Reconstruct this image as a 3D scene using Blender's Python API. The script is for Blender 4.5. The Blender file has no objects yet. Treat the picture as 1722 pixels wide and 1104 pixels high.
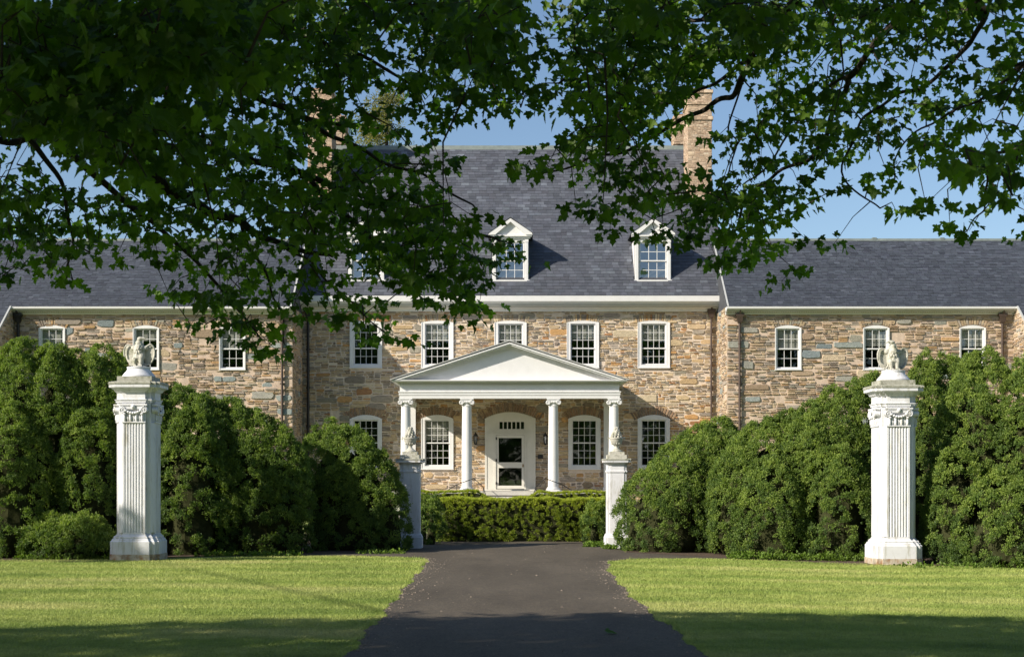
import bpy, math, random
import numpy as np
from mathutils import Vector, Matrix
R = math.radians
scene = bpy.context.scene
COL = scene.collection
rng = np.random.default_rng(7)
random.seed(7)

# ------------------------------------------------------------------ camera, sky, sun, exposure
F = 2365.0                       # focal length of the photograph in its own pixels
EYE = 1.68
cam_d = bpy.data.cameras.new('camera'); cam = bpy.data.objects.new('camera', cam_d); COL.objects.link(cam)
cam.location = (0, 0, EYE); cam.rotation_euler = (R(90), 0, 0)
cam_d.sensor_width = 36; cam_d.lens = F/1722*36; cam_d.shift_y = 248/1722
cam_d.clip_start = 0.1; cam_d.clip_end = 3000
cam_d.dof.use_dof = True; cam_d.dof.focus_distance = 36; cam_d.dof.aperture_fstop = 9
scene.camera = cam
SUN = Vector((-1.7, -1.0, 1.12)).normalized()          # towards the sun
elev = math.asin(SUN.z)
world = bpy.data.worlds.new("World"); scene.world = world; world.use_nodes = True
nt = world.node_tree; bg = nt.nodes['Background']
sky = nt.nodes.new('ShaderNodeTexSky'); sky.sky_type = 'NISHITA'; sky.sun_disc = False
sky.sun_elevation = elev; sky.sun_rotation = math.atan2(SUN.x, SUN.y)
sky.air_density = 1.0; sky.dust_density = 0.9; sky.ozone_density = 2.5; sky.altitude = 50
nt.links.new(sky.outputs[0], bg.inputs[0]); bg.inputs[1].default_value = 0.094
sl = bpy.data.lights.new('sun', 'SUN'); sl.energy = 5.0; sl.angle = R(0.5); sl.color = (1.0, 0.905, 0.77)
so = bpy.data.objects.new('sun', sl); COL.objects.link(so)
so.rotation_euler = SUN.to_track_quat('Z', 'Y').to_euler()
scene.view_settings.view_transform = 'Standard'; scene.view_settings.look = 'None'
scene.view_settings.exposure = 0.58; scene.view_settings.gamma = 1.0; scene.view_settings.use_curve_mapping = False
scene.cycles.max_bounces = 6; scene.cycles.transparent_max_bounces = 8
scene.cycles.use_denoising = True

# ------------------------------------------------------------------ materials
def new_mat(name):
    m = bpy.data.materials.new(name); m.use_nodes = True
    return m, m.node_tree, m.node_tree.nodes['Principled BSDF']
def N(nt, t, **k):
    n = nt.nodes.new(t)
    for a, b in k.items(): setattr(n, a, b)
    return n
def ramp(nt, fac, stops):
    r = N(nt, 'ShaderNodeValToRGB'); e = r.color_ramp.elements
    while len(e) < len(stops): e.new(0.5)
    for el, (p, c) in zip(e, stops):
        el.position = p; el.color = (c[0], c[1], c[2], 1)
    nt.links.new(fac, r.inputs[0]); return r.outputs[0]
def noise(nt, scale, detail=4, rough=0.55, vec=None, sc3=None):
    n = N(nt, 'ShaderNodeTexNoise'); n.inputs['Scale'].default_value = scale
    n.inputs['Detail'].default_value = detail; n.inputs['Roughness'].default_value = rough
    tc = N(nt, 'ShaderNodeNewGeometry'); v = tc.outputs['Position']
    if sc3:
        mp = N(nt, 'ShaderNodeMapping'); mp.inputs['Scale'].default_value = sc3
        nt.links.new(v, mp.inputs[0]); v = mp.outputs[0]
    nt.links.new(v, n.inputs['Vector']); return n.outputs['Fac']
def mix(nt, a, b, fac, mode='MIX'):
    m = N(nt, 'ShaderNodeMix', data_type='RGBA', blend_type=mode)
    for s, v in ((m.inputs[0], fac), (m.inputs[6], a), (m.inputs[7], b)):
        if hasattr(v, 'is_output'): nt.links.new(v, s)
        elif isinstance(v, (int, float)): s.default_value = v
        else: s.default_value = (v[0], v[1], v[2], 1)
    return m.outputs[2]
def bump(nt, p, h, strength, dist):
    b = N(nt, 'ShaderNodeBump'); b.inputs['Strength'].default_value = strength; b.inputs['Distance'].default_value = dist
    nt.links.new(h, b.inputs['Height']); nt.links.new(b.outputs[0], p.inputs['Normal'])
def plain(name, col, rough=0.6, var=0.12, scale=6, bmp=0.0, metallic=0.0, dirt=None):
    m, t, p = new_mat(name)
    n = noise(t, scale, 6, 0.65)
    lo = tuple(c*(1-var) for c in col); hi = tuple(min(1, c*(1+var*0.6)) for c in col)
    c = ramp(t, n, [(0.3, lo), (0.7, hi)])
    if dirt:
        n2 = noise(t, dirt[1], 8, 0.7, sc3=dirt[3] if len(dirt) > 3 else None)
        f = ramp(t, n2, [(dirt[2], (0, 0, 0)), (min(1, dirt[2]+0.16), (1, 1, 1))])
        c = mix(t, c, dirt[0], f)
    t.links.new(c, p.inputs['Base Color']); p.inputs['Roughness'].default_value = rough
    p.inputs['Metallic'].default_value = metallic
    if bmp: bump(t, p, noise(t, scale*6, 6, 0.6), bmp, 0.01)
    return m
def attr_mat(name, rough=0.85, var=0.35, scale=9, bmp=0.6, dist=0.02, sc3=None, spec=0.3):
    m, t, p = new_mat(name)
    a = N(t, 'ShaderNodeAttribute', attribute_name='tint')
    n = noise(t, scale, 7, 0.65, sc3=sc3)
    f = ramp(t, n, [(0.25, (1-var,)*3), (0.75, (1+var*0.5,)*3)])
    c = mix(t, a.outputs['Color'], f, 1.0, 'MULTIPLY')
    t.links.new(c, p.inputs['Base Color']); p.inputs['Roughness'].default_value = rough
    p.inputs['Specular IOR Level'].default_value = spec
    bump(t, p, noise(t, scale*3, 7, 0.7, sc3=sc3), bmp, dist)
    return m
def leaf_mat(name, trans, rough=0.5, tint=(1.0, 1.25, 0.35), spec=0.35):
    m, t, p = new_mat(name)
    a = N(t, 'ShaderNodeAttribute', attribute_name='tint')
    t.links.new(a.outputs['Color'], p.inputs['Base Color']); p.inputs['Roughness'].default_value = rough
    p.inputs['Specular IOR Level'].default_value = spec
    tr = N(t, 'ShaderNodeBsdfTranslucent')
    c = mix(t, a.outputs['Color'], tuple(x*1.6 for x in tint), 1.0, 'MULTIPLY'); t.links.new(c, tr.inputs[0])
    ms = N(t, 'ShaderNodeMixShader'); ms.inputs[0].default_value = trans
    t.links.new(p.outputs[0], ms.inputs[1]); t.links.new(tr.outputs[0], ms.inputs[2])
    t.links.new(ms.outputs[0], t.nodes['Material Output'].inputs[0])
    return m

M = {}
M['white'] = plain('white_paint', (0.66, 0.66, 0.66), 0.55, 0.06, 3, 0.1)
M['cream'] = plain('cream_paint', (0.60, 0.585, 0.53), 0.55, 0.06, 3)
M['white_old'] = plain('weathered_white_paint', (0.67, 0.68, 0.71), 0.6, 0.06, 5, 0.25, dirt=((0.40, 0.385, 0.32), 4, 0.52, (2.2, 2.2, 0.30)))
M['gutter'] = plain('grey_gutter_paint', (0.42, 0.43, 0.42), 0.45, 0.1, 3)
M['lime'] = plain('weathered_cast_stone', (0.50, 0.49, 0.43), 0.85, 0.18, 12, 0.8, dirt=((0.20, 0.21, 0.13), 7, 0.52))
M['mossy'] = plain('mossy_stone_slab', (0.38, 0.38, 0.32), 0.9, 0.25, 14, 0.8, dirt=((0.13, 0.14, 0.08), 9, 0.5))
M['footing'] = plain('stained_footing_stone', (0.52, 0.47, 0.38), 0.9, 0.25, 10, 0.8, dirt=((0.30, 0.17, 0.08), 6, 0.46))
M['mortar'] = plain('lime_mortar', (0.62, 0.52, 0.42), 0.95, 0.25, 5, 1.0)
M['mortar_wing'] = plain('tan_mortar', (0.52, 0.41, 0.32), 0.95, 0.3, 5, 1.0)
M['stone'] = attr_mat('ledge_stone', 0.9, 0.38, 7, 0.9, 0.03, (1, 1, 3.2))
M['slate'] = attr_mat('roof_slate', 0.62, 0.22, 5, 0.35, 0.01, spec=0.4)
M['chimney'] = attr_mat('chimney_masonry', 0.95, 0.4, 6, 0.8, 0.02)
M['plainroof'] = plain('dark_slate_underlay', (0.05, 0.055, 0.065), 0.8, 0.2, 2)
M['copper'] = plain('weathered_copper', (0.16, 0.19, 0.18), 0.7, 0.25, 4)
M['brown_pipe'] = plain('brown_downpipe', (0.075, 0.052, 0.042), 0.5, 0.2, 4, metallic=0.2)
M['shaded_pipe'] = plain('shaded_downpipe', (0.018, 0.016, 0.016), 0.5, 0.2, 4)  # same pipe as the brown one, shade of the left corners put into its colour
M['iron'] = plain('black_iron', (0.015, 0.015, 0.016), 0.45, 0.1, 5)
M['brass'] = plain('aged_brass', (0.30, 0.20, 0.08), 0.4, 0.2, 9, metallic=0.8)
M['room'] = plain('dark_room', (0.030, 0.027, 0.024), 0.95, 0.2, 1)
M['blind'] = plain('grey_window_shade', (0.30, 0.29, 0.26), 0.9, 0.08, 2)
M['bluestep'] = plain('stone_step', (0.50, 0.48, 0.43), 0.85, 0.15, 6, 0.4)
M['wood'] = plain('maple_bark', (0.045, 0.036, 0.028), 0.95, 0.4, 14, 1.0)
M['leaf'] = leaf_mat('maple_leaf', 0.45)
M['shrub'] = leaf_mat('evergreen_leaf', 0.30, 0.5, (1.05, 1.2, 0.4), 0.22)
M['core_shade'] = plain('twig_core_shade', (0.040, 0.044, 0.020), 0.95, 0.4, 9, 1.0); M['core_shade'].node_tree.nodes['Principled BSDF'].inputs['Specular IOR Level'].default_value = 0  # solid shrub cores: twig brown darkened to stand for shade between leaf clumps
# glass: mirror-like at a glance, otherwise see-through
m, t, p = new_mat('window_glass')
tr = N(t, 'ShaderNodeBsdfTransparent'); tr.inputs[0].default_value = (0.86, 0.89, 0.88, 1)
gl = N(t, 'ShaderNodeBsdfGlossy'); gl.inputs['Roughness'].default_value = 0.02; gl.inputs[0].default_value = (0.85, 0.9, 1, 1)
bb = N(t, 'ShaderNodeBump'); bb.inputs['Strength'].default_value = 0.04; bb.inputs['Distance'].default_value = 0.02
t.links.new(noise(t, 2.5, 1), bb.inputs['Height']); t.links.new(bb.outputs[0], gl.inputs['Normal'])
ms = N(t, 'ShaderNodeMixShader'); ms.inputs[0].default_value = 0.14
t.links.new(tr.outputs[0], ms.inputs[1]); t.links.new(gl.outputs[0], ms.inputs[2]); t.links.new(ms.outputs[0], t.nodes['Material Output'].inputs[0])
M['glass'] = m

# ------------------------------------------------------------------ mesh helpers
def link(o, parent=None):
    COL.objects.link(o)
    if parent is not None: o.parent = parent
    return o
def tag(o, label=None, cat=None, group=None, kind=None):
    for k, v in (('label', label), ('category', cat), ('group', group), ('kind', kind)):
        if v: o[k] = v
    return o
def thing(name, loc, label, cat, group=None, rz=0):
    o = bpy.data.objects.new(name, None); o.empty_display_size = 0.3; COL.objects.link(o)
    o.location = loc; o.rotation_euler = (0, 0, rz); return tag(o, label, cat, group)
class MB:
    def __init__(s): s.v = []; s.f = []; s.c = []
    def add(s, vs, fs, col=None):
        b = len(s.v); s.v += [tuple(p) for p in vs]; s.f += [tuple(i+b for i in f) for f in fs]
        if col is not None: s.c += [col]*len(vs)
        return s
    def box(s, x0, x1, y0, y1, z0, z1, col=None):
        vs = [(x0,y0,z0),(x1,y0,z0),(x1,y1,z0),(x0,y1,z0),(x0,y0,z1),(x1,y0,z1),(x1,y1,z1),(x0,y1,z1)]
        return s.add(vs, [(0,3,2,1),(4,5,6,7),(0,1,5,4),(1,2,6,5),(2,3,7,6),(3,0,4,7)], col)
    def rings(s, rings, cap=True, col=None):
        n = len(rings[0]); vs = [p for r in rings for p in r]; fs = []
        for k in range(len(rings)-1):
            for i in range(n):
                j = (i+1) % n; fs.append((k*n+i, k*n+j, (k+1)*n+j, (k+1)*n+i))
        if cap: fs += [tuple(range(n-1, -1, -1)), tuple((len(rings)-1)*n+i for i in range(n))]
        return s.add(vs, fs, col)
    def lathe(s, prof, cx=0, cy=0, z=0, n=24, col=None):
        return s.rings([[(cx+r*math.cos(2*math.pi*i/n), cy+r*math.sin(2*math.pi*i/n), z+h) for i in range(n)] for r, h in prof], col=col)
    def tube(s, pts, rad, n=8, col=None):
        pts = [Vector(p) for p in pts]; rs = rad if isinstance(rad, (list, tuple)) else [rad]*len(pts)
        rings = []; up = Vector((0.13, 0.31, 0.94))
        for i, p in enumerate(pts):
            d = (pts[min(i+1, len(pts)-1)]-pts[max(i-1, 0)]).normalized()
            a = d.cross(up)
            if a.length < 0.05: a = d.cross(Vector((1, 0, 0)))
            a.normalize(); b = d.cross(a)
            rings.append([tuple(p+a*(rs[i]*math.cos(2*math.pi*k/n))+b*(rs[i]*math.sin(2*math.pi*k/n))) for k in range(n)])
        return s.rings(rings, col=col)
    def ell(s, c, r, n=14, m=9, rot=None):
        rings = []
        for j in range(m+1):
            th = math.pi*(j+0.001)/(m+0.002)
            ring = []
            for i in range(n):
                q = Vector((r[0]*math.sin(th)*math.cos(2*math.pi*i/n), r[1]*math.sin(th)*math.sin(2*math.pi*i/n), -r[2]*math.cos(th)))
                if rot is not None: q = rot @ q
                ring.append((c[0]+q.x, c[1]+q.y, c[2]+q.z))
            rings.append(ring)
        return s.rings(rings)
    def prism(s, poly, z0, z1):
        return s.rings([[(x, y, z0) for x, y in poly], [(x, y, z1) for x, y in poly]])
    def slab_xz(s, poly, y0, y1):       # polygon in x,z extruded in y (poly counter-clockwise seen from -y)
        n = len(poly); vs = [(x, y0, z) for x, z in poly]+[(x, y1, z) for x, z in poly]
        fs = [tuple(range(n)), tuple(range(2*n-1, n-1, -1))]+[(i, i+n, (i+1) % n+n, (i+1) % n) for i in range(n)]
        return s.add(vs, fs)
    def xprof(s, prof, x0, x1):         # profile in (y,z) extruded along x
        n = len(prof); vs = [(x0, y, z) for y, z in prof]+[(x1, y, z) for y, z in prof]
        fs = [tuple(range(n)), tuple(range(2*n-1, n-1, -1))]+[(i, i+n, (i+1) % n+n, (i+1) % n) for i in range(n)]
        return s.add(vs, fs)
    def build(s, name, mat, parent=None, loc=(0, 0, 0), smooth=False, xf=None):
        me = bpy.data.meshes.new(name)
        vs = s.v if xf is None else [tuple(xf @ Vector(p)) for p in s.v]
        me.from_pydata(vs, [], s.f)
        if s.c:
            a = me.color_attributes.new('tint', 'FLOAT_COLOR', 'POINT')
            a.data.foreach_set('color', np.array([(c[0], c[1], c[2], 1) for c in s.c], dtype=np.float32).ravel())
        me.materials.append(mat)
        me.polygons.foreach_set('use_smooth', [bool(smooth)]*len(me.polygons))
        me.update()
        import bmesh
        bm = bmesh.new(); bm.from_mesh(me); bmesh.ops.recalc_face_normals(bm, faces=bm.faces); bm.to_mesh(me); bm.free()
        if smooth and smooth != 2: me.set_sharp_from_angle(angle=R(38))
        o = bpy.data.objects.new(name, me); o.location = loc
        return link(o, parent)
def np_mesh(name, verts, loops, sizes, mat, parent=None, tint=None, loc=(0, 0, 0), smooth=False):
    """fast mesh: verts (n,3), flat loop array, polygon sizes"""
    me = bpy.data.meshes.new(name); verts = np.ascontiguousarray(verts, dtype=np.float32)
    me.vertices.add(len(verts)); me.vertices.foreach_set('co', verts.ravel())
    loops = np.asarray(loops, dtype=np.int32).ravel(); sizes = np.asarray(sizes, dtype=np.int32)
    me.loops.add(len(loops)); me.loops.foreach_set('vertex_index', loops)
    me.polygons.add(len(sizes)); starts = np.concatenate([[0], np.cumsum(sizes)[:-1]]).astype(np.int32)
    me.polygons.foreach_set('loop_start', starts)
    try: me.polygons.foreach_set('loop_total', sizes)
    except Exception: pass
    me.update(calc_edges=True)
    if tint is not None:
        a = me.color_attributes.new('tint', 'FLOAT_COLOR', 'POINT')
        c = np.ones((len(verts), 4), dtype=np.float32); c[:, :3] = tint; a.data.foreach_set('color', c.ravel())
    me.materials.append(mat)
    me.polygons.foreach_set('use_smooth', np.full(len(sizes), smooth, dtype=bool))
    o = bpy.data.objects.new(name, me); o.location = loc
    return link(o, parent)
def unit(v): return v/np.maximum(np.linalg.norm(v, axis=-1, keepdims=True), 1e-9)
def at(px, py, D):        # point of the place seen at a photo pixel, at distance D
    return Vector(((px-861)*D/F, D, EYE+(800-py)*D/F))
def gz(x):                # the ground falls a few centimetres to the right
    t = np.clip((np.asarray(x, dtype=float)-2)/5, 0, 1); return -0.08*t*t*(3-2*t)
def ss(a, b, x): t = np.clip((x-a)/(b-a), 0, 1); return t*t*(3-2*t)

# ------------------------------------------------------------------ ground, drive, beds
m, t, p = new_mat('lawn_grass')
g1 = noise(t, 0.45, 5, 0.6, sc3=(0.5, 1.0, 1)); g2 = noise(t, 38, 4, 0.7)
cA = ramp(t, g1, [(0.30, (0.15, 0.22, 0.040)), (0.52, (0.24, 0.30, 0.065)), (0.72, (0.34, 0.35, 0.12))])
c = mix(t, cA, ramp(t, g2, [(0.25, (0.45, 0.45, 0.45)), (0.75, (1.25, 1.25, 1.25))]), 1.0, 'MULTIPLY')
t.links.new(c, p.inputs['Base Color']); p.inputs['Roughness'].default_value = 0.9; bump(t, p, g2, 0.8, 0.03)
M['lawn'] = m
m, t, p = new_mat('grass_blade')
g1 = noise(t, 0.45, 5, 0.6, sc3=(0.5, 1.0, 1)); g2 = noise(t, 3.2, 4, 0.7); g3 = noise(t, 60, 2)
wv = N(t, 'ShaderNodeTexWave'); wv.inputs['Scale'].default_value = 0.20; wv.inputs['Distortion'].default_value = 2.0
wv.bands_direction = 'Y'; wv.inputs['Detail'].default_value = 2
geo = N(t, 'ShaderNodeNewGeometry'); t.links.new(geo.outputs['Position'], wv.inputs['Vector'])
cA = ramp(t, g1, [(0.28, (0.24, 0.32, 0.075)), (0.5, (0.40, 0.48, 0.125)), (0.72, (0.57, 0.57, 0.235))])
cB = mix(t, cA, ramp(t, g2, [(0.3, (0.70, 0.74, 0.68)), (0.7, (1.2, 1.15, 1.2))]), 1.0, 'MULTIPLY')
cC = mix(t, cB, ramp(t, g3, [(0.3, (0.62, 0.68, 0.6)), (0.7, (1.25, 1.2, 1.25))]), 1.0, 'MULTIPLY')
cD = mix(t, cC, ramp(t, wv.outputs['Fac'], [(0.2, (0.84, 0.9, 0.8)), (0.8, (1.1, 1.06, 1.1))]), 1.0, 'MULTIPLY')
t.links.new(cD, p.inputs['Base Color']); p.inputs['Roughness'].default_value = 0.55; p.inputs['Specular IOR Level'].default_value = 0.3
tr = N(t, 'ShaderNodeBsdfTranslucent'); t.links.new(cD, tr.inputs[0])
ms = N(t, 'ShaderNodeMixShader'); ms.inputs[0].default_value = 0.3
t.links.new(p.outputs[0], ms.inputs[1]); t.links.new(tr.outputs[0], ms.inputs[2]); t.links.new(ms.outputs[0], t.nodes['Material Output'].inputs[0])
M['grassblade'] = m
m, t, p = new_mat('asphalt')
a1 = noise(t, 0.5, 5, 0.6, sc3=(1.4, 0.45, 1)); a2 = noise(t, 90, 3, 0.8); a3 = noise(t, 5, 6, 0.7)
c = ramp(t, a1, [(0.3, (0.062, 0.054, 0.043)), (0.7, (0.103, 0.090, 0.072))])
c = mix(t, c, ramp(t, a2, [(0.3, (0.55, 0.55, 0.55)), (0.52, (1, 1, 1)), (0.66, (2.4, 2.3, 2.1))]), 1.0, 'MULTIPLY')
c = mix(t, c, ramp(t, a3, [(0.35, (0.85, 0.85, 0.87)), (0.75, (1.15, 1.12, 1.06))]), 1.0, 'MULTIPLY')
a5 = noise(t, 30, 5, 0.8); c = mix(t, c, ramp(t, a5, [(0.35, (0.7, 0.7, 0.7)), (0.65, (1.35, 1.33, 1.28))]), 1.0, 'MULTIPLY')
a4 = noise(t, 2.2, 8, 0.75, sc3=(0.35, 2.4, 1))
c = mix(t, c, (0.15, 0.125, 0.10), ramp(t, a4, [(0.66, (0, 0, 0)), (0.80, (0.75, 0.75, 0.75))]))
t.links.new(c, p.inputs['Base Color']); p.inputs['Roughness'].default_value = 0.85; p.inputs['Specular IOR Level'].default_value = 0.25
bump(t, p, a2, 0.7, 0.006)
M['asphalt'] = m
M['mulch'] = plain('bark_mulch', (0.085, 0.055, 0.035), 0.95, 0.5, 18, 1.0)
M['crumbs'] = plain('asphalt_crumbs', (0.23, 0.19, 0.15), 0.95, 0.4, 30, 0.3)

xs = np.concatenate([np.linspace(-900, -30, 12), np.linspace(-26, 26, 53), np.linspace(30, 900, 12)])
ys = np.concatenate([np.linspace(-300, -10, 6), np.linspace(0, 60, 31), np.linspace(70, 1500, 12)])
X, Y = np.meshgrid(xs, ys); V = np.stack([X, Y, gz(X)], -1).reshape(-1, 3)
nx, ny = len(xs), len(ys); I = (np.arange(ny-1)[:, None]*nx+np.arange(nx-1)[None]).ravel()
gobj = np_mesh('ground', V, np.stack([I, I+1, I+1+nx, I+nx], 1), np.full(len(I), 4), M['lawn']); tag(gobj, kind='structure')

def edge_noise(y, s):
    return 0.035*np.sin(y*2.3+s)+0.022*np.sin(y*5.9+2.1*s)+0.014*np.sin(y*13.7+s*3.3)+0.008*np.sin(y*31+s)
DL = [(-12, -1.52), (13.1, -1.54), (16.6, -1.55), (20.9, -1.60), (26.5, -1.63), (28.2, -1.72), (29.0, -2.0), (29.5, -3.0), (29.9, -4.6), (30.1, -6.2)]
DR = [(-12, 1.78), (13.1, 1.82), (16.6, 1.71), (20, 1.66), (24.8, 1.71), (27.6, 1.90), (28.5, 2.4), (28.95, 3.6), (29.15, 5.2), (29.2, 5.9)]
def xl(y): return np.interp(y, [a for a, _ in DL], [b for _, b in DL])+edge_noise(y, 1.0)
def xr(y): return np.interp(y, [a for a, _ in DR], [b for _, b in DR])+edge_noise(y, 4.0)
def slices(name, ysl, L, Rr, dz, mat, nseg=10, **kw):
    rows = []
    for y, a, b in zip(ysl, L, Rr):
        xx = np.linspace(a, b, nseg+1); rows.append(np.stack([xx, np.full(nseg+1, y), gz(xx)+dz], 1))
    V = np.concatenate(rows); n = nseg+1; I = (np.arange(len(ysl)-1)[:, None]*n+np.arange(nseg)[None]).ravel()
    return np_mesh(name, V, np.stack([I, I+1, I+1+n, I+n], 1), np.full(len(I), 4), mat, **kw)
yy = np.arange(-12, 30.2, 0.06)
o = slices('driveway', np.concatenate([yy, [30.3, 31.0, 31.01, 33.3, 33.31, 36.0, 36.01, 41]]),
       np.concatenate([xl(yy), [-6.5, -6.5, -2.35, -2.35, -2.6, -3.4, -7, -9]]), np.concatenate([np.where(yy > 29.2, 5.9, xr(yy)), [5.9, 5.9, 2.5, 2.5, 2.7, 3.4, 7, 9]]), 0.008, M['asphalt'], 14)
tag(o, kind='structure')
for nm, a, b in (('planting_bed', -26, -2.36), ('planting_bed', 2.51, 26)):
    ysb = np.array([27.6, 29.0, 30.25, 31.0, 33.2, 36])
    if a < 0: Lx = np.full(6, a); Rx = np.array([-8.2, -7.2, -4.6, -2.36, -2.4, -2.6])
    else: Lx = np.array([7.0, 5.0, 3.3, 2.52, 2.55, 2.75]); Rx = np.full(6, b)
    o = slices(nm, ysb, Lx, Rx, 0.004+0.008, M['mulch'], 30); tag(o, kind='structure')
# crumbs of stone and dry debris along the two edges of the drive
def scatter_crumbs():
    n = 2000; y = rng.uniform(11, 29, n); side = rng.random(n) < 0.55
    off = np.abs(rng.normal(0, 0.10, n))**1.0*rng.choice([.4, 1, 2.2], n); x = np.where(side, xl(y)+off, xr(y)-off)
    k = 240; y[:k] = rng.uniform(12, 34, k); x[:k] = rng.uniform(-1.4, 1.6, k)
    s = 0.003+0.011*rng.random(n)**2.5; P = np.stack([x, y, gz(x)+0.009], 1)
    base = np.array([(-1, -1, 0), (1, -1, 0), (1, 1, 0), (-1, 1, 0), (0, 0, 0.9)])
    V = P[:, None]+base[None]*s[:, None, None]*rng.uniform(0.5, 1.6, (n, 1, 3))
    Fc = np.array([(0, 1, 4), (1, 2, 4), (2, 3, 4), (3, 0, 4)]); L = (np.arange(n)[:, None, None]*5+Fc[None])
    o = np_mesh('loose_grit', V.reshape(-1, 3), L, np.full(n*4, 3), M['crumbs'])
    tag(o, 'pale grit and dry debris strewn along the edges of the dark drive', 'grit', kind='stuff')
scatter_crumbs()
def grass():
    tot = 1050000
    D = 12.2+(30-12.2)*rng.random(tot)**1.25; x = rng.uniform(-0.47, 0.47, tot)*D
    lft = xl(D)-0.015+np.abs(rng.normal(0, 0.02, tot))*0; rgt = xr(D)+0.015
    back = np.where(x < 0, np.interp(x, [-10, -7, -5, -3.5, -2, -1.6], [28.0, 28.2, 29.1, 29.6, 28.8, 28.0]), np.interp(x, [1.7, 2.4, 4, 5.2, 8, 10], [27.0, 28.4, 28.95, 28.9, 27.6, 26.3]))
    keep = ((x < lft) | (x > rgt)) & (D < back+rng.normal(0, 0.05, tot))
    x, D = x[keep], D[keep]; n = len(x)
    h = rng.uniform(0.014, 0.032, n)*np.clip(D/16, 0.8, 1.4); w = rng.uniform(0.0018, 0.0032, n)*D/13
    edge = np.minimum(np.abs(x-xl(D)), np.abs(x-xr(D))); h *= 1+0.6*(edge < 0.08)
    a = rng.uniform(0, 2*math.pi, n); lean = rng.normal(0, 0.02, (n, 2)); 
    P = np.stack([x, D, gz(x)], 1); dx = np.stack([np.cos(a)*w, np.sin(a)*w, np.zeros(n)], 1)
    tip = P+np.stack([lean[:, 0], lean[:, 1], h], 1)
    V = np.stack([P-dx, P+dx, tip], 1).reshape(-1, 3)
    o = np_mesh('lawn_grass', V, np.arange(n*3), np.full(n, 3), M['grassblade']); tag(o, 'short mown yellow-green grass either side of the drive', 'grass', kind='stuff')
grass()

# ------------------------------------------------------------------ masonry made stone by stone
PAL_MAIN = [((0.504, 0.365, 0.209), 5), ((0.548, 0.425, 0.268), 5), ((0.514, 0.304, 0.130), 2.0), ((0.394, 0.298, 0.190), 3), ((0.592, 0.497, 0.348), 3.5), ((0.394, 0.210, 0.099), 0.7), ((0.328, 0.298, 0.235), 2), ((0.284, 0.221, 0.149), 1.2), ((0.33, 0.285, 0.235), 4), ((0.27, 0.225, 0.18), 2.5)]
PAL_WING = [((0.433, 0.322, 0.210), 5), ((0.477, 0.373, 0.246), 5), ((0.455, 0.294, 0.147), 1.6), ((0.358, 0.265, 0.183), 3), ((0.509, 0.417, 0.294), 3), ((0.325, 0.311, 0.251), 1.5), ((0.34, 0.295, 0.245), 5), ((0.25, 0.205, 0.165), 2.5)]
BLUE = [(0.25, 0.29, 0.285), (0.29, 0.32, 0.305), (0.22, 0.26, 0.27), (0.31, 0.31, 0.27), (0.33, 0.32, 0.28)]
J = 0.012
def pick(pal, r):
    w = [b for _, b in pal]; c = r.choices([a for a, _ in pal], w)[0]; k = r.uniform(0.82, 1.15); return tuple(x*k*r.uniform(1-J, 1+J) for x in c)
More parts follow.
